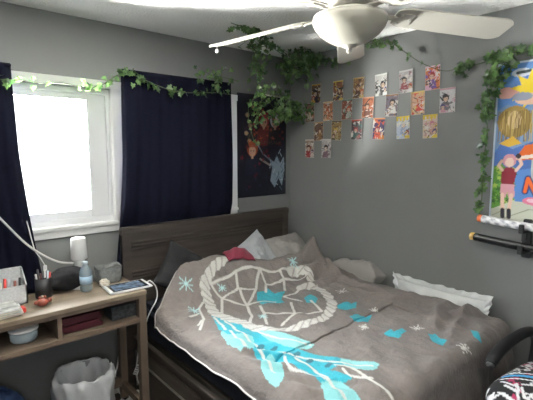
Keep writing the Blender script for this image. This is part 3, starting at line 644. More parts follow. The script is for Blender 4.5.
# tablet overhanging the desk corner
t = thing('tablet_computer', 'white framed tablet lying flat on the right corner of the desk', 'tablet', (-1.60, -0.345, Z), math.radians(-4))
TM = Matrix.Translation((-1.600, -0.345, Z)) @ Rz(-3)
MB().box(-0.118, 0.118, -0.076, 0.076, 0, 0.010, TM, bev=0.004).build('case', M['wplastic'], t)
s_ = MB().box(-0.098, 0.098, -0.066, 0.066, 0.0095, 0.0108, TM).build('screen', M['screen'], t)
MB().box(-0.085, 0.080, -0.050, 0.052, 0.0106, 0.0112, TM).build('screen_picture', M['smudge'], s_)
o = MB().tube(smooth_path([(-1.483, -0.345, Z + 0.006), (-1.465, -0.345, Z + 0.010), (-1.445, -0.37, Z - 0.02), (-1.450, -0.40, Z - 0.06), (-1.480, -0.44, Z - 0.085), (-1.505, -0.44, Z - 0.12), (-1.520, -0.40, Z - 0.20), (-1.522, -0.36, Z - 0.32)], 6), 0.0035, 8).build('charging_cable', M['wcord']); tag(o, 'white charging cable drooping from the tablet at the desk corner', 'cable')
# magazines at the left edge, red clip
for k, (dx, rz) in enumerate(((0, 6), (0.008, -3), (-0.004, 2))):
    t = thing('magazine', ['pale magazine at the bottom of the pile on the left of the desk', 'pale magazine in the middle of the pile on the left of the desk', 'pale green magazine topmost on the left of the desk'][k], 'magazine', (-2.24 + dx, -0.335, Z + 0.0105 * k), 0, 'magazines piled on the desk')
    MM = Matrix.Translation((-2.245 + dx, -0.335, Z + 0.0105 * k)) @ Rz(rz)
    MB().box(-0.11, 0.11, -0.078, 0.078, 0.0012, 0.0090, MM).build('pages', M['paper'], t)
    MB().box(-0.112, 0.112, -0.080, 0.080, 0.0088, 0.0100, MM).build('cover', M['mag'], t)
t = thing('clip', 'red plastic clip on the edge of the magazine pile', 'clip', (-2.125, -0.36, Z))
b = MB(); b.box(-2.130, -2.110, -0.385, -0.340, Z + 0.0005, Z + 0.024, bev=0.004); b.build('clip_body', M['redplastic'], t)
# cords at the window
o = MB().tube(smooth_path([(-2.42, -0.112, 1.62), (-2.30, -0.116, 1.44), (-2.20, -0.120, 1.30), (-2.12, -0.125, 1.185), (-2.05, -0.13, 1.09), (-1.98, -0.14, 1.02), (-1.90, -0.15, 0.965), (-1.825, -0.155, 0.945)], 8), 0.0055, 8).build('lamp_cord', M['wcord']); tag(o, 'thick white cord sweeping from the left curtain down to the white lamp', 'cord')
o = MB().tube(smooth_path([(-2.12, -0.040, 1.42), (-2.055, -0.041, 1.28), (-2.022, -0.060, 1.19), (-2.015, -0.115, 1.10), (-2.005, -0.13, 1.04), (-1.985, -0.135, 1.00), (-1.965, -0.14, 0.955)], 8), 0.0030, 6).build('window_blind_cord', M['wcord']); tag(o, 'thin white blind cord hanging beside the left curtain', 'cord')
t = tag(MB().box(-1.974, -1.956, -0.146, -0.136, 0.925, 0.957, bev=0.003).build('cord_weight', M['wplastic']), 'white plastic weight at the end of the thin blind cord', 'cord weight')

# ---- on the shelf of the desk
ZS = 0.654
t = thing('food_tub', 'round clear tub under the desktop left of the divider', 'tub', (-2.12, -0.335, ZS))
MB().lathe([(0.0, 0.002), (0.052, 0.002), (0.058, 0.010), (0.062, 0.055), (0.058, 0.055), (0.054, 0.012), (0, 0.006)], 36, (-2.12, -0.335, ZS)).build('tub', M['clearpl'], t)
MB().lathe([(0.065, 0.055), (0.065, 0.064), (0.0, 0.066)], 36, (-2.12, -0.335, ZS)).build('lid', M['wplastic'], t)
t = thing('drinking_glass', 'clear drinking glass at the far left of the desk shelf', 'glass', (-2.255, -0.350, ZS))
MB().lathe([(0.0, 0.002), (0.030, 0.002), (0.034, 0.085), (0.031, 0.085), (0.028, 0.008), (0, 0.006)], 28, (-2.255, -0.350, ZS)).build('glass', M['clearpl'], t)
for k in range(4):
    t = thing('book', ['maroon book at the bottom of the pile on the desk shelf', 'maroon book second from the bottom on the desk shelf', 'maroon book second from the top on the desk shelf', 'maroon book on top of the pile on the desk shelf'][k], 'book', (-1.87, -0.33, ZS + 0.020 * k), 0, 'maroon books on the desk shelf')
    MM = Matrix.Translation((-1.872 + (0.012, -0.010, 0.006, -0.004)[k], -0.315 - (0.0, 0.012, -0.004, 0.008)[k], ZS + 0.0205 * k)) @ Rz((-1, 2, 0, -2)[k])
    b = MB(); b.box(-0.095, 0.095, -0.085, 0.085, 0.0, 0.003, MM); b.box(-0.095, 0.095, -0.085, 0.085, 0.017, 0.020, MM); b.box(-0.095, 0.095, -0.088, -0.083, 0.0, 0.020, MM)
    b.build('cover', M['bookred'], t); MB().box(-0.090, 0.090, -0.082, 0.080, 0.003, 0.017, MM).build('pages', M['paper'], t)
t = thing('game_box', 'small dark box printed with pale patterns at the right of the desk shelf', 'box', (-1.645, -0.345, ZS))
MB().box(-1.715, -1.572, -0.40, -0.28, ZS, ZS + 0.050, bev=0.002).build('box', M['boxp'], t)
MB().box(-1.717, -1.570, -0.402, -0.278, ZS + 0.050, ZS + 0.072, bev=0.002).build('lid', M['boxp'], t)

# ---- under the desk
BX, BY = -1.845, -0.300
t = thing('waste_bin', 'round waste bin with a white plastic liner under the desk', 'bin', (BX, BY, 0))
MB().lathe([(0.0, 0.001), (0.105, 0.001), (0.110, 0.010), (0.138, 0.370), (0.133, 0.370), (0.104, 0.014), (0, 0.010)], 40, (BX, BY, 0)).build('bin', M['bin'], t)
def wob(a_, i): return 0.006 * math.sin(5 * a_ + i * 0.7) + 0.004 * math.sin(11 * a_ - i * 1.3) + 0.003 * math.sin(23 * a_ + 2 * i)
b = MB(); n_ = 96
prof = [(0.090, 0.20), (0.100, 0.26), (0.112, 0.31), (0.120, 0.345), (0.128, 0.372), (0.137, 0.383), (0.148, 0.376), (0.153, 0.350), (0.154, 0.310), (0.152, 0.260), (0.150, 0.215), (0.153, 0.17), (0.150, 0.12)]
b.lathe(prof, n_, (BX, BY, 0), wob=wob); 
b.f = [f for f in b.f if len(f) == 4]; b.sm = [True] * len(b.f)
for i in range(len(prof)):
    for k in range(n_):
        a_ = 2 * PI * k / n_; x, y, z = b.v[i * n_ + k]; 
        z += (0.005 * math.sin(3 * a_ + 1) + 0.004 * math.sin(9 * a_)) * (1 if i < 9 else 2.4); b.v[i * n_ + k] = (x, y, z)
lo = b.build('bin_liner', M['binliner'], t); lo['label'] = 'white crinkled plastic liner'
s_ = lo.modifiers.new('th', 'SOLIDIFY'); s_.thickness = 0.002
ear = MB(); ear.grid(lambda u, v: Vector((BX + 0.135 + 0.028 * u, BY - 0.05 + 0.04 * v + 0.01 * u, 0.335 + 0.05 * v - 0.02 * u + 0.006 * math.sin(9 * u + 4 * v))), 10, 10); e_ = ear.build('liner_tie', M['binliner'], t)
e_.modifiers.new('th', 'SOLIDIFY').thickness = 0.002
# blue rucksack
t = thing('rucksack', 'dark blue rucksack slumped on the floor at the left under the desk', 'bag', (-2.24, -0.29, 0))
b = MB()
def bag(u, v):
    a_, ph = 2 * PI * u, PI * v; cx, sy, cz_ = math.sin(ph) * math.cos(a_), math.sin(ph) * math.sin(a_), -math.cos(ph)
    sg_ = lambda q, e_: math.copysign(abs(q) ** e_, q)
    x, y, z = 0.135 * sg_(cx, .7), 0.095 * sg_(sy, .7), 0.205 + 0.203 * sg_(cz_, .75)
    n2 = 1 + 0.10 * noise.fractal(Vector((x * 8, y * 8, z * 8)), .8, 2, 3); x *= (1.05 - 0.3 * (z / 0.41) ** 2)
    return Vector((-2.235 + x * n2, -0.295 + y * n2, max(0.001, z)))
b.grid(bag, 56, 36); bo_ = b.build('bag_body', M['bluecloth'], t)
MB().tube(smooth_path([(-2.27, -0.30, 0.395), (-2.26, -0.30, 0.425), (-2.22, -0.30, 0.428), (-2.20, -0.30, 0.395)], 5), 0.010, 8).build('handle', M['bluecloth'], t)
b = MB()
b.box(-2.30, -2.17, -0.412, -0.385, 0.06, 0.22, bev=0.012); b.build('pocket', M['bluecloth'], t)
# power bar + cords
t = thing('power_strip', 'white power bar on the floor behind the waste bin', 'power strip', (-1.60, -0.13, 0.0))
PM = Matrix.Translation((-1.600, -0.17, 0.001)) @ Rz(24)
MB().box(-0.15, 0.15, -0.025, 0.025, 0, 0.035, PM, bev=0.006).build('housing', M['wplastic'], t)
for k in range(5):
    MB().box(-0.125 + 0.05 * k, -0.095 + 0.05 * k, -0.013, 0.013, 0.0345, 0.0365, PM).build('socket', M['black'], t)
o = MB().tube(smooth_path([(-1.575, -0.085, 0.62), (-1.572, -0.085, 0.50), (-1.562, -0.086, 0.36), (-1.58, -0.09, 0.24), (-1.60, -0.095, 0.16), (-1.585, -0.11, 0.06), (-1.545, -0.14, 0.042)], 6), 0.0045, 8).build('electrical_cord', M['wcord']); tag(o, 'white cord hanging straight down behind the desk to the power bar', 'cord')
o = MB().tube(smooth_path([(-1.478, -0.20, 0.60), (-1.475, -0.205, 0.50), (-1.49, -0.22, 0.38), (-1.515, -0.235, 0.30), (-1.525, -0.24, 0.20), (-1.49, -0.25, 0.08), (-1.50, -0.26, 0.012), (-1.44, -0.27, 0.008)], 6), 0.0035, 8).build('tagged_cord', M['wcord']); tag(o, 'thin white cord with a paper tag hanging between desk legs and bed', 'cord')
tgm = Matrix.Translation((-1.522, -0.245, 0.245)) @ Rz(20) @ Ry(35)
b = MB(); b.box(-0.020, 0.020, -0.001, 0.001, -0.030, 0.030, tgm); tg_ = b.build('cord_tag', M['wplastic']); tag(tg_, 'small white paper tag tied to the thin cord', 'tag')
b = MB()
for k in range(4): b.box(-0.014, 0.013 - 0.005 * (k % 2), -0.0016, -0.0009, 0.016 - 0.012 * k, 0.019 - 0.012 * k, tgm)
b.build('tag_print', M['black'], tg_)

# ------------------------------------------------------------------ ceiling fan
FX, FY, BZ = -1.118, -1.480, 2.114
fan = thing('ceiling_fan', 'cream five-blade ceiling fan with a frosted bowl light', 'ceiling fan', (FX, FY, RH))
C0 = (FX, FY, 0)
MB().lathe([(0.0, RH), (0.075, RH), (0.078, RH - 0.02), (0.060, RH - 0.055), (0.030, RH - 0.065), (0.030, RH - 0.10)], 36, C0).build('canopy', M['fanwhite'], fan)
MB().lathe([(0.030, RH - 0.095), (0.085, RH - 0.105), (0.115, RH - 0.135), (0.120, RH - 0.165), (0.110, RH - 0.185), (0.070, RH - 0.196), (0.0, RH - 0.198)], 44, C0).build('motor_housing', M['fanwhite'], fan)
MB().lathe([(0.0, BZ + 0.02), (0.060, BZ + 0.015), (0.070, BZ - 0.01), (0.066, BZ - 0.012), (0.138, BZ - 0.018), (0.144, BZ - 0.022), (0.142, BZ - 0.028)], 44, C0).build('light_fitter', M['fanwhite'], fan)
bw = MB().lathe([(0.137, BZ - 0.022), (0.146, BZ - 0.030), (0.147, BZ - 0.042), (0.139, BZ - 0.062), (0.118, BZ - 0.087), (0.090, BZ - 0.108), (0.060, BZ - 0.124), (0.028, BZ - 0.132), (0, BZ - 0.133)], 56, C0).build('light_bowl', M['bowl'], fan)
MB().lathe([(0.030, BZ - 0.124), (0.026, BZ - 0.136), (0.013, BZ - 0.140), (0.009, BZ - 0.148), (0.011, BZ - 0.153), (0.006, BZ - 0.160), (0, BZ - 0.161)], 20, C0).build('finial', M['fanwhite'], fan)
for ang in (109, 37, -35, 181, 253):
    R_ = Matrix.Translation((FX, FY, BZ)) @ Rz(ang)
    P_ = R_ @ Ry(4.5) @ Rx(-15)
    m1 = MB(); prof = []
    L0, L1 = 0.185, 0.668; nn = 40; up = []; dn = []
    for k in range(nn + 1):
        s = k / nn; x = L0 + (L1 - L0) * s; w = 0.060 + 0.014 * s
        if s > 0.90: w *= math.sqrt(max(0.0, 1 - ((s - 0.90) / 0.10) ** 2 * 0.62))
        if s < 0.06: w *= 0.70 + 0.30 * s / 0.06
        up.append((x, w)); dn.append((x, -w))
    out = up + dn[::-1]; n2 = len(out)
    vs = [P_ @ Vector((x, y, 0.003)) for x, y in out] + [P_ @ Vector((x, y, -0.003)) for x, y in out]
    m1.add(vs, [tuple(range(n2)), tuple(reversed(range(n2, 2 * n2)))] + [(i, n2 + i, n2 + (i + 1) % n2, (i + 1) % n2) for i in range(n2)])
    bl = m1.build('blade', M['fanwhite'], fan)
    ir = MB()
    ir.box(0.085, 0.20, -0.014, 0.014, -0.010, -0.003, P_, bev=0.003); ir.box(0.19, 0.26, -0.040, 0.040, -0.008, -0.003, P_, bev=0.003)
    ir.build('blade_iron', M['fanwhite'], bl)
    for x, y in ((0.205, 0.028), (0.205, -0.028), (0.247, 0)): MB().lathe([(0, -0.012), (0.006, -0.011), (0.007, -0.008)], 10, (x, y, 0), P_).build('screw', M['steel'], bl)
q = Matrix.Translation((FX, FY, BZ)) @ Rz(109) @ Ry(4.5) @ Rx(-15) @ Vector((0.655, 0, -0.003))
t = thing('pull_bead', 'small white bead hanging under the tip of the left fan blade', 'bead', (q.x, q.y, q.z - 0.02))
MB().tube([q, q - Vector((0, 0, 0.016))], 0.0018, 6).build('string', M['wcord'], t)
MB().lathe([(0.0, -0.010), (0.006, -0.007), (0.0085, 0), (0.006, 0.007), (0, 0.009)], 14, (q.x, q.y, q.z - 0.022)).build('bead', M['wplastic'], t)

# ------------------------------------------------------------------ posters and cards
HAIR = dict(k=(28, 24, 26), o=(200, 90, 30), y=(225, 190, 60), r=(170, 40, 40), w=(215, 212, 210), p=(205, 130, 150), b=(70, 60, 120), n=(95, 60, 40))
SKIN0 = srgb(232, 196, 170)
def figure(a, cx, cy, s, hair, coat, seed, skin=None):
    SKIN = SKIN0 if skin is None else skin
    """a plain made-up person: shoulders, head, loose hair"""
    r = random.Random(seed); hc = srgb(*hair)
    a.poly([(cx - .55 * s, cy - 1.3 * s), (cx - .42 * s, cy - .45 * s), (cx - .12 * s, cy - .30 * s), (cx + .12 * s, cy - .30 * s), (cx + .42 * s, cy - .48 * s), (cx + .6 * s, cy - 1.3 * s)], srgb(*coat))
    a.disc(cx, cy + .06 * s, .36 * s, .40 * s, hc)
    a.poly([(cx - .07 * s, cy - .45 * s), (cx + .07 * s, cy - .45 * s), (cx + .08 * s, cy), (cx - .08 * s, cy)], SKIN)
    a.disc(cx, cy - .05 * s, .23 * s, .29 * s, SKIN)
    for k in range(5):
        an = PI * (0.15 + 0.17 * k); l = s * r.uniform(.42, .6)
        a.poly([(cx - .26 * s + .12 * s * k, cy + .14 * s), (cx + math.cos(PI - an) * l, cy + .06 * s + math.sin(an) * l), (cx - .10 * s + .12 * s * k, cy + .16 * s)], hc)
    for dx in (-.09, .10): a.disc(cx + dx * s, cy - .05 * s, .035 * s, .045 * s, srgb(30, 25, 30))
ROWS = [(2.011, [0.296, 0.516, 0.702, 0.888, 1.075, 1.254]), (1.867, [0.234, 0.422, 0.604, 0.787, 0.974, 1.162, 1.355]), (1.717, [0.328, 0.509, 0.694, 0.879, 1.066, 1.252]), (1.583, [0.233, 0.413])]
STY = [  # background, hair, coat, accent, words
 [((120, 88, 60), 'k', (50, 40, 60), (214, 170, 60), 'brown and violet'), ((150, 96, 66), 'k', (60, 52, 44), (230, 200, 80), 'rust and yellow'), ((170, 130, 92), 'n', (90, 60, 40), (225, 190, 110), 'tan and brown'),
  ((205, 203, 198), 'k', (90, 88, 84), (240, 240, 236), 'black and white'), ((188, 184, 184), 'k', (150, 60, 66), (235, 232, 230), 'grey with dark red'), ((226, 130, 70), 'r', (120, 90, 170), (240, 190, 210), 'orange and violet')],
 [((150, 120, 96), 'k', (190, 180, 160), (90, 60, 44), 'tan and grey'), ((190, 120, 80), 'o', (214, 140, 90), (236, 200, 160), 'orange and peach'), ((150, 80, 52), 'o', (190, 200, 190), (90, 130, 110), 'rust with grey'),
  ((190, 110, 70), 'n', (120, 70, 50), (236, 160, 120), 'copper and brown'), ((120, 110, 120), 'k', (226, 222, 216), (160, 110, 70), 'dark grey and cream'), ((226, 180, 150), 'o', (224, 70, 56), (245, 215, 120), 'red and yellow'), ((226, 224, 226), 'k', (120, 116, 122), (220, 160, 175), 'white with black ink')],
 [((110, 80, 60), 'n', (150, 110, 60), (190, 150, 90), 'brown and olive'), ((172, 140, 84), 'y', (190, 170, 120), (90, 80, 56), 'mustard and cream'), ((60, 44, 52), 'r', (40, 96, 88), (200, 80, 56), 'black and teal'),
  ((54, 44, 96), 'r', (214, 80, 48), (228, 140, 60), 'dark blue and flame orange'), ((196, 208, 228), 'w', (160, 176, 206), (240, 205, 50), 'pale blue with a yellow header'), ((226, 200, 190), 'p', (206, 160, 150), (240, 205, 60), 'pale pink with a yellow header')],
 [((176, 160, 140), 'n', (170, 50, 44), (225, 215, 200), 'beige and red'), ((200, 196, 192), 'k', (140, 110, 120), (235, 230, 228), 'grey and mauve')]]
ORD = ['first', 'second', 'third', 'fourth', 'fifth', 'sixth', 'seventh']; RN = ['top row', 'second row', 'third row', 'bottom row']
first_card = None
for ri, (zc, ys) in enumerate(ROWS):
    for ci, yc in enumerate(ys):
        bg, hk, coat, acc, words = STY[ri][ci]; sd_ = ri * 10 + ci; r = random.Random(sd_ + 100)
        w, h = 0.096, 0.146; rot = math.radians(r.uniform(-2.5, 2.5))
        def fr_(u, v, d, yc=yc, zc=zc, rot=rot):
            uu, vv = u - w / 2, v - h / 2; c, s = math.cos(rot), math.sin(rot)
            return Vector((-0.0015 - d, -yc - (uu * c - vv * s), zc + uu * s + vv * c))
        bend_ = r.uniform(0.002, 0.006)
        o, U_, V_ = sheet('picture_card', w, h, 32, 48, fr_, M['card'], None, 0.0012, lambda u, v: bend_ * ((u / w - .5) * 2) ** 2 + 0.3 * bend_ * (v / h - .5) ** 2)
        a = Art(U_, V_, srgb(*bg))
        for k in range(16):
            cx, cy = r.uniform(0, w), r.uniform(0, h); col = srgb(*[acc, coat, (30, 26, 30), (238, 232, 222)][k % 4])
            if k % 2: a.star(cx, cy, r.uniform(.012, .03), r.uniform(.004, .01), r.choice((3, 4, 5)), col, r.random() * 6)
            else: a.line([(cx, cy), (cx + r.uniform(-.05, .05), cy + r.uniform(-.05, .05))], r.uniform(.003, .009), col)
        figure(a, w * r.uniform(.35, .65), h * r.uniform(.45, .62), w * r.uniform(.45, .62), HAIR[hk], coat, sd_)
        if r.random() < .6: figure(a, w * r.choice((.2, .8)), h * r.uniform(.2, .32), w * .42, HAIR[r.choice('konrb')], acc, sd_ + 7)
        for k in range(20):
            cx, cy = r.uniform(0, w), r.uniform(0, h * (.5 if k % 2 else 1)); a.line([(cx, cy), (cx + r.uniform(-.03, .03), cy + r.uniform(-.02, .02))], r.uniform(.002, .005), srgb(*[(25, 22, 26), (240, 236, 228), acc][k % 3]))
        a.mask(V_ > h - 0.010, srgb(*acc)); a.mask((U_ < .003) | (U_ > w - .003) | (V_ < .003) | (V_ > h - .003), srgb(225, 220, 212))
        if 'header' in words: a.mask((V_ > h - 0.030) & (np.sin(U_ * 260) > -0.3), srgb(*acc))
        set_print(o, a.c * 0.50)
        tag(o, 'picture card, %s from left in the %s, %s' % (ORD[ci], RN[ri], words), 'picture card', 'picture cards on the grey wall')
# dark poster beside the corner
pt = thing('wall_poster', 'dark poster with red and pale figures between window trim and corner', 'poster', (-0.31, -0.02, 1.21))
pw, ph_ = 0.515, 0.800
o, U_, V_ = sheet('poster_sheet', pw, ph_, 130, 200, lambda u, v, d: Vector((-0.565 + u, -0.002 - d, 1.200 + v)), M['poster'], pt, 0.0012, lambda u, v: 0.004 * (v / ph_) ** 2 + 0.016 * max(0, v / ph_ - .9) ** 1.0)
a = Art(U_, V_, srgb(20, 22, 34)); r = random.Random(21)
for k in range(26):
    cx, cy = r.uniform(.03, pw - .03), r.uniform(.05, .76)
    a.star(cx, cy, r.uniform(.02, .05), r.uniform(.006, .02), r.choice((4, 5, 6)), srgb(*r.choice([(34, 36, 56), (40, 30, 44), (26, 30, 50), (60, 26, 34)])), r.random() * 6)
for cx, cy in ((.10, .64), (.13, .56), (.09, .50), (.16, .70), (.12, .44)): a.disc(cx, cy, .022, .018, srgb(120, 104, 84)); a.disc(cx, cy, .012, .010, srgb(150, 120, 90))
a.line([(.13, .70), (.16, .55), (.11, .46)], .006, srgb(60, 70, 50))
DS = srgb(176, 138, 118); figure(a, .27, .60, .15, (130, 30, 40), (92, 30, 34), 5, DS); figure(a, .39, .60, .15, (176, 178, 186), (32, 26, 32), 6, DS); figure(a, .15, .37, .15, (140, 60, 30), (28, 32, 52), 8, DS)
for k in range(46):
    cx, cy = r.uniform(.16, .48), r.uniform(.42, .70); a.star(cx, cy, r.uniform(.012, .03), .006, 4, srgb(*r.choice([(130, 36, 30), (150, 70, 44), (104, 24, 36)])), r.random() * 6)
a.line([(.20, .42), (.26, .34), (.34, .29), (.40, .26)], .012, srgb(120, 128, 140)); a.line([(.23, .30), (.33, .25), (.36, .27)], .016, srgb(150, 140, 130))
a.poly([(.33, .30), (.36, .22), (.34, .12), (.39, .06), (.43, .14), (.47, .07), (.50, .20), (.49, .32), (.45, .26), (.41, .33), (.38, .27)], srgb(140, 158, 172))
for k in range(34):
    cx, cy = r.uniform(.33, .50), r.uniform(.06, .34); a.line([(cx, cy), (cx + r.uniform(-.03, .03), cy + r.uniform(-.04, .04))], .006, srgb(*r.choice([(190, 204, 214), (60, 80, 100), (96, 120, 140), (30, 40, 60)])))
for k in range(20):
    cx, cy = r.uniform(.03, .34), r.uniform(.05, .40); a.star(cx, cy, r.uniform(.01, .03), .008, 5, srgb(*r.choice([(126, 34, 44), (92, 24, 36), (40, 40, 70), (24, 26, 40)])), r.random() * 6)
for k in range(14): a.line([(.20 + .018 * k, .425), (.207 + .018 * k, .440 if k % 3 else .425)], .006, srgb(80, 72, 66))
a.mask((U_ < .006) | (V_ < .008) | (U_ > pw - .006), srgb(12, 12, 18))
set_print(o, a.c * 0.70)
MB().tube([(-0.36, -0.026, 2.004), (-0.20, -0.030, 1.999), (-0.045, -0.026, 1.997)], 0.0065, 8).build('poster_edge', M['fanwhite'], pt)['label'] = 'cream curled top edge'

# large bright poster on the right wall
pt = thing('wall_poster', 'large bright blue illustrated poster above the two mounted swords', 'poster', (-0.01, -2.0, 1.22))
pw, ph_ = 0.62, 0.860
o, U_, V_ = sheet('poster_sheet', pw, ph_, 160, 216, lambda u, v, d: Vector((-0.002 - d, -1.628 - u, 1.175 + v)), M['poster'], pt, 0.0012, lambda u, v: 0.003 * abs(math.sin(u * 9)))
a = Art(U_, V_, srgb(92, 140, 205)); r = random.Random(5)
a.poly([(0, .40), (0, .60), (.06, .64), (.14, .60), (.2, .66), (.62, .66), (.62, .40)], srgb(120, 150, 190))
a.disc(.12, .80, .05, .022, srgb(220, 226, 236)); a.disc(.05, .70, .06, .03, srgb(226, 170, 160)); a.disc(.40, .78, .09, .04, srgb(226, 232, 240))
a.line([(.10, .80), (.16, .805)], .016, srgb(40, 60, 60))
a.star(.17, .71, .105, .055, 9, srgb(238, 206, 40), 0.2); a.disc(.17, .66, .075, .030, srgb(236, 190, 160)); a.disc(.13, .675, .05, .022, srgb(150, 156, 172))
a.disc(.10, .545, .085, .085, srgb(160, 132, 66)); a.disc(.10, .555, .034, .048, srgb(222, 190, 140))
for k in range(26): x = .02 + .17 * k / 25; a.line([(x, .60), (x + r.uniform(-.012, .012), .44)], .004, srgb(*r.choice([(112, 88, 40), (196, 168, 96), (140, 112, 56)])))
a.star(.25, .55, .06, .03, 7, srgb(230, 190, 60), .4)
a.poly([(0, .36), (.04, .43), (.10, .40), (.20, .44), (.20, .30), (0, .26)], srgb(74, 110, 176)); a.poly([(.03, .43), (.10, .47), (.14, .43), (.08, .41)], srgb(226, 180, 60))
a.poly([(.11, .34), (.16, .42), (.26, .44), (.36, .40), (.36, .33), (.22, .345)], srgb(226, 106, 36)); a.poly([(.12, .345), (.23, .355), (.22, .375), (.13, .362)], srgb(240, 226, 210)); a.line([(.20, .34), (.205, .22)], .010, srgb(200, 196, 186))
a.poly([(0, .05), (0, .30), (.05, .32), (.10, .27), (.13, .10), (.62, .14), (.62, .0), (0, 0)], srgb(96, 150, 62))
for k in range(40): cx, cy = r.uniform(0, .12), r.uniform(.10, .30); a.star(cx, cy, .018, .008, 5, srgb(*r.choice([(70, 120, 46), (130, 180, 80), (176, 200, 90), (56, 96, 40)])), r.random() * 6)
a.poly([(0, 0), (.0, .06), (.12, .12), (.30, .11), (.40, .0)], srgb(206, 208, 190)); a.line([(.08, .02), (.20, .08), (.28, .075)], .006, srgb(160, 160, 140)); a.line([(.02, .03), (.10, .08)], .005, srgb(170, 170, 150))
# a small made-up standing person in a dark red top
a.poly([(.055, .205), (.050, .285), (.075, .300), (.105, .300), (.130, .285), (.118, .205)], srgb(136, 34, 50))
a.poly([(.055, .14), (.052, .21), (.120, .21), (.128, .14), (.095, .135), (.088, .17), (.082, .135)], srgb(222, 160, 170))
for x0, x1 in ((.064, .070), (.110, .102)): a.line([(x0, .15), (x1, .06)], .020, srgb(238, 200, 178)); a.line([(x1, .065), (x1 + .002, .028)], .022, srgb(36, 32, 44))
a.line([(.125, .285), (.150, .32), (.135, .355)], .016, srgb(238, 200, 178)); a.line([(.055, .285), (.035, .31), (.050, .335)], .016, srgb(238, 200, 178))
a.disc(.090, .338, .034, .036, srgb(214, 150, 160)); a.disc(.090, .328, .022, .026, srgb(238, 204, 184)); a.disc(.132, .362, .013, .013, srgb(40, 34, 44))
# orange lettering cut by the picture's edge
def stroke(P, w_, o_=(30, 50, 110)): a.line(P, w_ + .014, srgb(*o_)); 
NAm = [[(.175, .175), (.185, .245), (.225, .165), (.235, .240)], [(.250, .165), (.285, .245), (.305, .160)], [(.262, .192), (.300, .190)]]
for P in NAm: stroke(P, .018)
for P in NAm: a.line(P, .018, srgb(236, 110, 40))
a.disc(.22, .125, .055, .022, srgb(236, 130, 160)); a.disc(.215, .128, .030, .011, srgb(246, 200, 214)); a.poly([(.30, 0), (.30, .12), (.36, .12), (.38, 0)], srgb(120, 160, 60))
for k in range(30):
    cx, cy = r.uniform(.2, .6), r.uniform(.1, .8); a.star(cx, cy, r.uniform(.015, .05), .012, 5, srgb(*r.choice([(220, 130, 60), (240, 210, 90), (90, 120, 60), (60, 80, 140), (226, 200, 180)])), r.random() * 6) if cx > .34 else None
a.mask((U_ < .008) | (V_ > ph_ - .008) | (V_ < .008), srgb(200, 212, 226))
set_print(o, a.c * 0.80)

# ------------------------------------------------------------------ swords on their bracket
SD = Vector((0, -1, -0.085)).normalized()
def sword(name, label, y0, z0, L_, body, tipm, r, dot=False):
    t = thing(name, label, 'sword', (-0.075, y0, z0))
    p0 = Vector((-0.075, y0, z0)); pts = [p0 + SD * (0.022 + (L_ - 0.022) * k / 60) + Vector((0, 0, 0.035 * (k / 60) ** 2)) for k in range(61)]
    m_ = MB().tube(pts, r, 20); sc = m_.build('scabbard', body, t)
    if dot:
        n_ = 20; cols = []
        for i in range(61):
            for k in range(n_):
                s = i / 60 * L_; q_ = (s / 0.052 + 0.5 * math.sin(2 * PI * k / n_ + .6)) % 1.0; d_ = (s / 0.052 - 0.5 * math.sin(2 * PI * k / n_ + .6)) % 1.0
                cols.append(srgb(206, 204, 206) if (q_ < .5) != (d_ < .55) else (srgb(150, 150, 156) if q_ < .5 else srgb(228, 226, 226)))
        set_print(sc, np.array(cols))
    MB().tube([p0, p0 + SD * 0.004, p0 + SD * 0.024], [r * 0.75, r * 1.0, r * 1.02], 20).build('end_cap', tipm, t)
# scabbard tubes need evenly dense points for the pattern
sword('display_sword', 'upper display sword, white and grey patterned with an orange tip', -1.598, 1.190, 0.72, M['scab'], M['orange'], 0.021, True)
sword('display_sword', 'lower display sword, glossy black with a tan tip', -1.562, 1.082, 0.76, M['lacquer'], M['tan'], 0.022)
t = thing('sword_bracket', 'black wall bracket holding the two swords', 'bracket', (-0.04, -1.83, 1.0))
for yb in (-1.83, -2.16):
    zz = 1.190 - 0.085 * (-1.598 - yb) + 0.035 * ((-1.598 - yb) / .72) ** 2; zl = 1.082 - 0.085 * (-1.562 - yb) + 0.035 * ((-1.562 - yb) / .76) ** 2
    b = MB(); b.box(-0.016, -0.001, yb - 0.022, yb + 0.022, zl - 0.07, zz + 0.03, bev=0.004)
    for z_ in (zz, zl):
        b.box(-0.112, -0.010, yb - 0.012, yb + 0.012, z_ - 0.036, z_ - 0.024, bev=0.003); b.box(-0.115, -0.099, yb - 0.012, yb + 0.012, z_ - 0.036, z_ + 0.012, bev=0.003)
    b.box(-0.060, -0.046, yb - 0.012, yb + 0.012, zl + 0.024, zz - 0.030, bev=0.003)
    b.build('bracket_arm', M['black'], t)

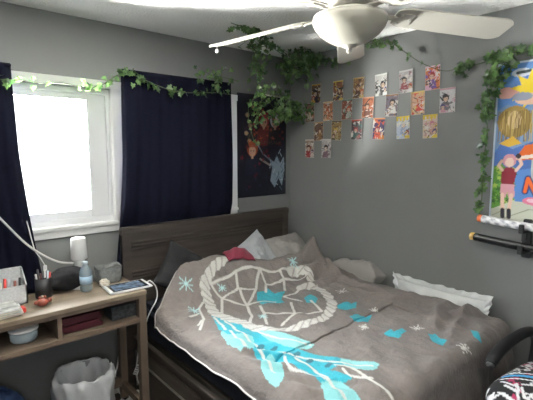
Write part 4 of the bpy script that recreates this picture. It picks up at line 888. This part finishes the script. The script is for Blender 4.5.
# ------------------------------------------------------------------ ivy garlands
LEAF = [(0, 0), (.30, -.16), (.52, .02), (.34, .20), (.50, .52), (.22, .56), (0, 1.0), (-.22, .56), (-.50, .52), (-.34, .20), (-.52, .02), (-.30, -.16)]
def leaf(mb, p, nrm, tip, s, rnd):
    z = nrm.normalized(); y = (tip - z * tip.dot(z))
    if y.length < 1e-4: y = z.orthogonal()
    y.normalize(); x = y.cross(z); cup = rnd.uniform(0.1, 0.35); drp = rnd.uniform(0, .3)
    vs = [p + (x * (a_ * s) + y * (b_ * s) + z * (s * (cup * abs(a_) - drp * max(0, b_) ** 2))) for a_, b_ in LEAF] + [p + y * (.35 * s)]
    n_ = len(LEAF); mb.add(vs, [(i, (i + 1) % n_, n_) for i in range(n_)], False)
def garland(label, strands, out, clouds=(), lim=None, sub=None):
    """strands: (points, leaf count, leaf size, spread); clouds: (centre, radii, count, size)"""
    t = thing('ivy_garland', label, 'ivy garland', strands[0][0][0], 0)
    v = MB(); f = MB(); rnd = random.Random(len(label) * 7 + len(strands))
    o_ = Vector(out)
    def put(p, s, jit):
        p = Vector(p) + Vector((rnd.gauss(0, jit), rnd.gauss(0, jit), rnd.gauss(0, jit)))
        if lim: p = Vector([min(max(c, a_), b_) for c, (a_, b_) in zip(p, lim)])
        nrm = o_ + Vector((rnd.gauss(0, .6), rnd.gauss(0, .6), rnd.gauss(0.25, .5))); tip = Vector((rnd.gauss(0, .7), rnd.gauss(0, .7), -0.6 + rnd.gauss(0, .5)))
        leaf(f, p, nrm, tip, s * rnd.uniform(.7, 1.25), rnd)
    for pts, n_, s, jit in strands:
        sp = smooth_path(pts, 8); v.tube(sp, 0.0022, 5)
        for k in range(n_):
            i = rnd.random() * (len(sp) - 1); j = int(i); p = sp[j].lerp(sp[min(j + 1, len(sp) - 1)], i - j)
            put(p, s, jit)
    for c, rr, n_, s in clouds:
        ps = []
        for k in range(n_):
            p = Vector([c[q] + rr[q] * max(-1.2, min(1.2, rnd.gauss(0, .5))) for q in range(3)]); put(p, s, 0.004); ps.append(p)
        if len(ps) > 6:
            for w_ in range(3):
                q_ = sorted(rnd.sample(ps, 6), key=lambda a_: a_.x); 
                if lim: q_ = [Vector([min(max(cc, a_), b_) for cc, (a_, b_) in zip(p, lim)]) for p in q_]
                v.tube(smooth_path(q_, 4), 0.0018, 5)
    v.build('vine', M['vine'], t); f.build('foliage', M['leaf'], t)
    return t
garland('thin ivy garland strung along the top of the window and navy curtain',
  [([(-2.30, -.115, 1.93), (-2.094, -.115, 1.915), (-1.993, -.115, 1.921), (-1.90, -.115, 1.915), (-1.826, -.115, 1.928), (-1.698, -.115, 1.914), (-1.614, -.115, 1.935), (-1.519, -.115, 2.0), (-1.446, -.115, 2.02), (-1.371, -.115, 2.0), (-1.206, -.115, 1.955), (-1.063, -.115, 1.943), (-.826, -.115, 1.963), (-.70, -.115, 1.96)], 26, .034, .012),
   ([(-1.72, -.115, 1.925), (-1.614, -.118, 1.935), (-1.519, -.118, 2.0), (-1.446, -.118, 2.02), (-1.371, -.118, 2.0), (-1.30, -.118, 1.97)], 26, .036, .018),
   ([(-1.22, -.115, 1.955), (-1.063, -.118, 1.945), (-.95, -.118, 1.955), (-.826, -.118, 1.965)], 18, .034, .014),
   ([(-2.10, -.118, 1.915), (-2.02, -.118, 1.92)], 6, .034, .012)], (0, -1, .2), lim=((-2.4, -.62), (-.16, -.108), (1.85, 2.28)))
CL = [((-.83, -.12, 2.06), (.15, .05, .085), 44, .034), ((-.60, -.30, 2.17), (.07, .08, .16), 44, .034), ((-.66, -.32, 2.27), (.10, .10, .04), 14, .036),
      ((-.22, -.30, 2.20), (.13, .14, .12), 130, .038), ((-.20, -.20, 1.88), (.18, .09, .09), 120, .036), ((-.38, -.20, 1.97), (.20, .09, .08), 52, .034), ((-.12, -.36, 2.24), (.09, .12, .07), 40, .036), ((-.47, -.15, 1.85), (.05, .04, .09), 20, .034)]
garland('dense ivy cluster hanging from the ceiling in the room corner',
  [([(-.98, -.50, 2.312), (-.86, -.50, 2.306), (-.72, -.50, 2.308), (-.66, -.40, 2.30), (-.62, -.30, 2.22), (-.58, -.28, 2.08), (-.48, -.22, 1.98), (-.36, -.18, 1.90), (-.2, -.16, 1.84)], 26, .036, .02),
   ([(-.92, -.50, 2.300), (-.76, -.50, 2.295)], 14, .040, .014),
   ([(-.66, -.38, 2.31), (-.40, -.34, 2.24), (-.2, -.3, 2.26), (-.06, -.34, 2.28)], 30, .038, .03),
   ([(-.55, -.13, 1.92), (-.53, -.10, 1.80), (-.50, -.10, 1.70), (-.47, -.10, 1.62)], 9, .030, .010)], (-.5, -1, .1), CL, lim=((-1.05, -.03), (-.62, -.05), (1.60, 2.312)))
garland('sparse ivy vine strung along the top of the grey wall to the poster',
  [([(-.05, -.36, 2.26), (-.045, -.55, 2.22), (-.045, -.75, 2.27), (-.04, -.905, 2.29), (-.04, -.976, 2.265), (-.035, -1.052, 2.207), (-.035, -1.145, 2.136), (-.035, -1.234, 2.081), (-.035, -1.342, 2.036), (-.035, -1.419, 2.037), (-.035, -1.498, 2.042), (-.035, -1.568, 2.053)], 16, .030, .010),
   ([(-.05, -.36, 2.26), (-.045, -.55, 2.22), (-.045, -.66, 2.24)], 24, .036, .022),
   ([(-.045, -.86, 2.29), (-.045, -.92, 2.28), (-.04, -.985, 2.25)], 20, .036, .018),
   ([(-.04, -1.42, 2.040), (-.04, -1.52, 2.05)], 13, .038, .010), ([(-.04, -1.40, 2.02), (-.04, -1.46, 1.995)], 6, .034, .006)], (-1, 0, .2), lim=((-.12, -.028), (-1.62, -.3), (1.9, 2.30)))
garland('leafy ivy strand framing the top and left edge of the blue poster',
  [([(-.045, -1.90, 2.075), (-.045, -1.78, 2.07), (-.045, -1.66, 2.075), (-.045, -1.615, 2.03), (-.045, -1.61, 1.92), (-.045, -1.608, 1.84), (-.045, -1.607, 1.735), (-.045, -1.605, 1.625), (-.045, -1.60, 1.515), (-.045, -1.60, 1.40), (-.045, -1.60, 1.29), (-.045, -1.598, 1.235)], 62, .042, .014),
   ([(-.05, -1.72, 2.05), (-.05, -1.66, 2.01), (-.05, -1.63, 1.93), (-.05, -1.60, 1.84), (-.05, -1.62, 1.74)], 64, .042, .026),
   ([(-.045, -1.66, 2.075), (-.045, -1.60, 2.08)], 14, .040, .012)], (-1, 0, .15), lim=((-.10, -.030), (-2.1, -1.53), (1.225, 2.13)))

# ------------------------------------------------------------------ desk chair at the foot of the bed
ch = thing('swivel_chair', 'black swivel chair with curved padded arms at the foot of the bed', 'chair', (-0.50, -2.22, 0))
b = MB(); b.box(-0.76, -0.26, -2.46, -1.99, 0.43, 0.50, bev=0.03); b.build('seat', M['blackcloth'], ch)
b = MB(); b.lathe([(0.028, 0.10), (0.028, 0.30), (0.020, 0.30), (0.020, 0.43)], 20, (-0.51, -2.22, 0)); b.build('gas_lift', M['black'], ch)
for k in range(5):
    an = 2 * PI * k / 5 + .3; c, s = math.cos(an), math.sin(an)
    lg = MB().tube([(-0.51, -2.22, 0.115), (-0.51 + .16 * c, -2.22 + .16 * s, 0.105), (-0.51 + .26 * c, -2.22 + .26 * s, 0.078)], [0.030, 0.024, 0.018], 10).build('leg', M['black'], ch)
    cm = Matrix.Translation((-0.51 + .26 * c, -2.22 + .26 * s, 0.027)) @ Rz(math.degrees(an)) @ Rx(90)
    MB().lathe([(0, -0.02), (0.026, -0.02), (0.026, 0.02), (0, 0.02)], 18, (0, 0, 0), cm).build('caster', M['black'], lg)
def arm(y):
    pts = smooth_path([(-0.735, y, 0.690), (-0.700, y, 0.708), (-0.62, y, 0.722), (-0.48, y, 0.722), (-0.32, y, 0.705), (-0.20, y, 0.668), (-0.14, y, 0.60), (-0.16, y, 0.50), (-0.26, y + (0.02 if y < -2.2 else -0.02), 0.455), (-0.40, y + (0.05 if y < -2.2 else -0.05), 0.445)], 7)
    rr = [0.021] * 4 + [0.024] * (len(pts) - 4)
    MB().tube(pts, rr, 14).build('armrest', M['vinylpad'], ch)
    e_ = MB().tube([(-0.742, y, 0.686), (-0.734, y, 0.6905)], 0.0165, 14).build('arm_end_ring', mat('grey_ring', (0.06, 0.06, 0.06), .5), ch)
arm(-1.945); arm(-2.50)
b = MB(); b.box(-0.22, -0.16, -2.44, -2.01, 0.60, 1.08, Matrix.Identity(4), bev=0.03); b.build('backrest', M['blackcloth'], ch)
MB().tube([(-0.34, -2.22, 0.445), (-0.20, -2.22, 0.47), (-0.155, -2.22, 0.62)], 0.020, 10).build('back_post', M['black'], ch)
# patterned cushion on the seat
ct = thing('seat_cushion', 'black and white patterned cushion with pink and blue patches on the chair', 'cushion', (-0.58, -2.2, 0.50))
CMX = Matrix.Translation((-0.660, -2.205, 0.606)) @ Rz(0) @ Ry(8)
nC = 130; cw_, chh, cth = 0.60, 0.46, 0.19
mb = MB(); UV = []
def cus(sgn):
    def f(u, v):
        x = (u - .5) * 2; y = (v - .5) * 2
        k_ = 1.0 / max(1.0, (abs(x) ** 5 + abs(y) ** 5) ** 0.2); x2, y2 = x * k_, y * k_
        e_ = max(0.0, 1 - (abs(x) ** 5 + abs(y) ** 5) ** (1 / 1.0 * 0.6)) ** 0.5 if abs(x) ** 5 + abs(y) ** 5 < 1 else 0.0
        UV.append((x2 * cw_ / 2, y2 * chh / 2))
        return CMX @ Vector((x2 * cw_ / 2, y2 * chh / 2, sgn * e_ * cth / 2))
    return f
mb.grid(cus(1), nC, nC); mb.grid(cus(-1), nC, nC)
co = mb.build('cushion_cover', M['cushion'], ct)
uv = np.array(UV); a = Art(uv[:, 0], uv[:, 1], srgb(16, 15, 18)); r = random.Random(17)
for k in range(190):
    cx, cy = r.uniform(-.28, .28), r.uniform(-.22, .22); an = r.choice((0.5, 0.5 + PI / 2, 0.5, 1.2)); l = r.uniform(.010, .030)
    kind = r.random(); wht = srgb(200, 200, 202)
    if kind < .55: a.line([(cx - l * math.cos(an), cy - l * math.sin(an)), (cx + l * math.cos(an), cy + l * math.sin(an))], r.uniform(.005, .011), wht)
    elif kind < .70: a.disc(cx, cy, .015, .012, wht); a.disc(cx + .003, cy, .006, .005, srgb(16, 15, 18))
    elif kind < .88: a.star(cx, cy, .020, .009, 5, srgb(150, 42, 78), r.random() * 6)
    else: a.line([(cx - l, cy), (cx, cy + l * .6), (cx + l, cy - l * .3)], .006, srgb(206, 206, 210))
for off in (0.0,):
    a.poly([(-.16 + off, .20), (-.12 + off, .21), (-.02 + off, -.1), (-.07 + off, -.11)], srgb(20, 18, 20)); a.poly([(-.150 + off, .195), (-.127 + off, .20), (-.035 + off, -.08), (-.062 + off, -.09)], srgb(60, 150, 205))
    a.line([(-.175 + off, .19), (-.085 + off, -.10)], .008, srgb(235, 235, 235)); a.line([(-.105 + off, .21), (-.005 + off, -.10)], .008, srgb(235, 235, 235))
set_print(co, a.c)

# ------------------------------------------------------------------ origins of single-mesh things at their own base
for o in list(COL.objects):
    if o.type == 'MESH' and o.parent is None and not o.children and o.get('kind') != 'structure' and len(o.data.vertices):
        n_ = len(o.data.vertices); c_ = np.empty(n_ * 3); o.data.vertices.foreach_get('co', c_); c_ = c_.reshape(-1, 3)
        q = Vector(((c_[:, 0].min() + c_[:, 0].max()) / 2, (c_[:, 1].min() + c_[:, 1].max()) / 2, c_[:, 2].min()))
        o.data.transform(Matrix.Translation(-q)); o.location = q
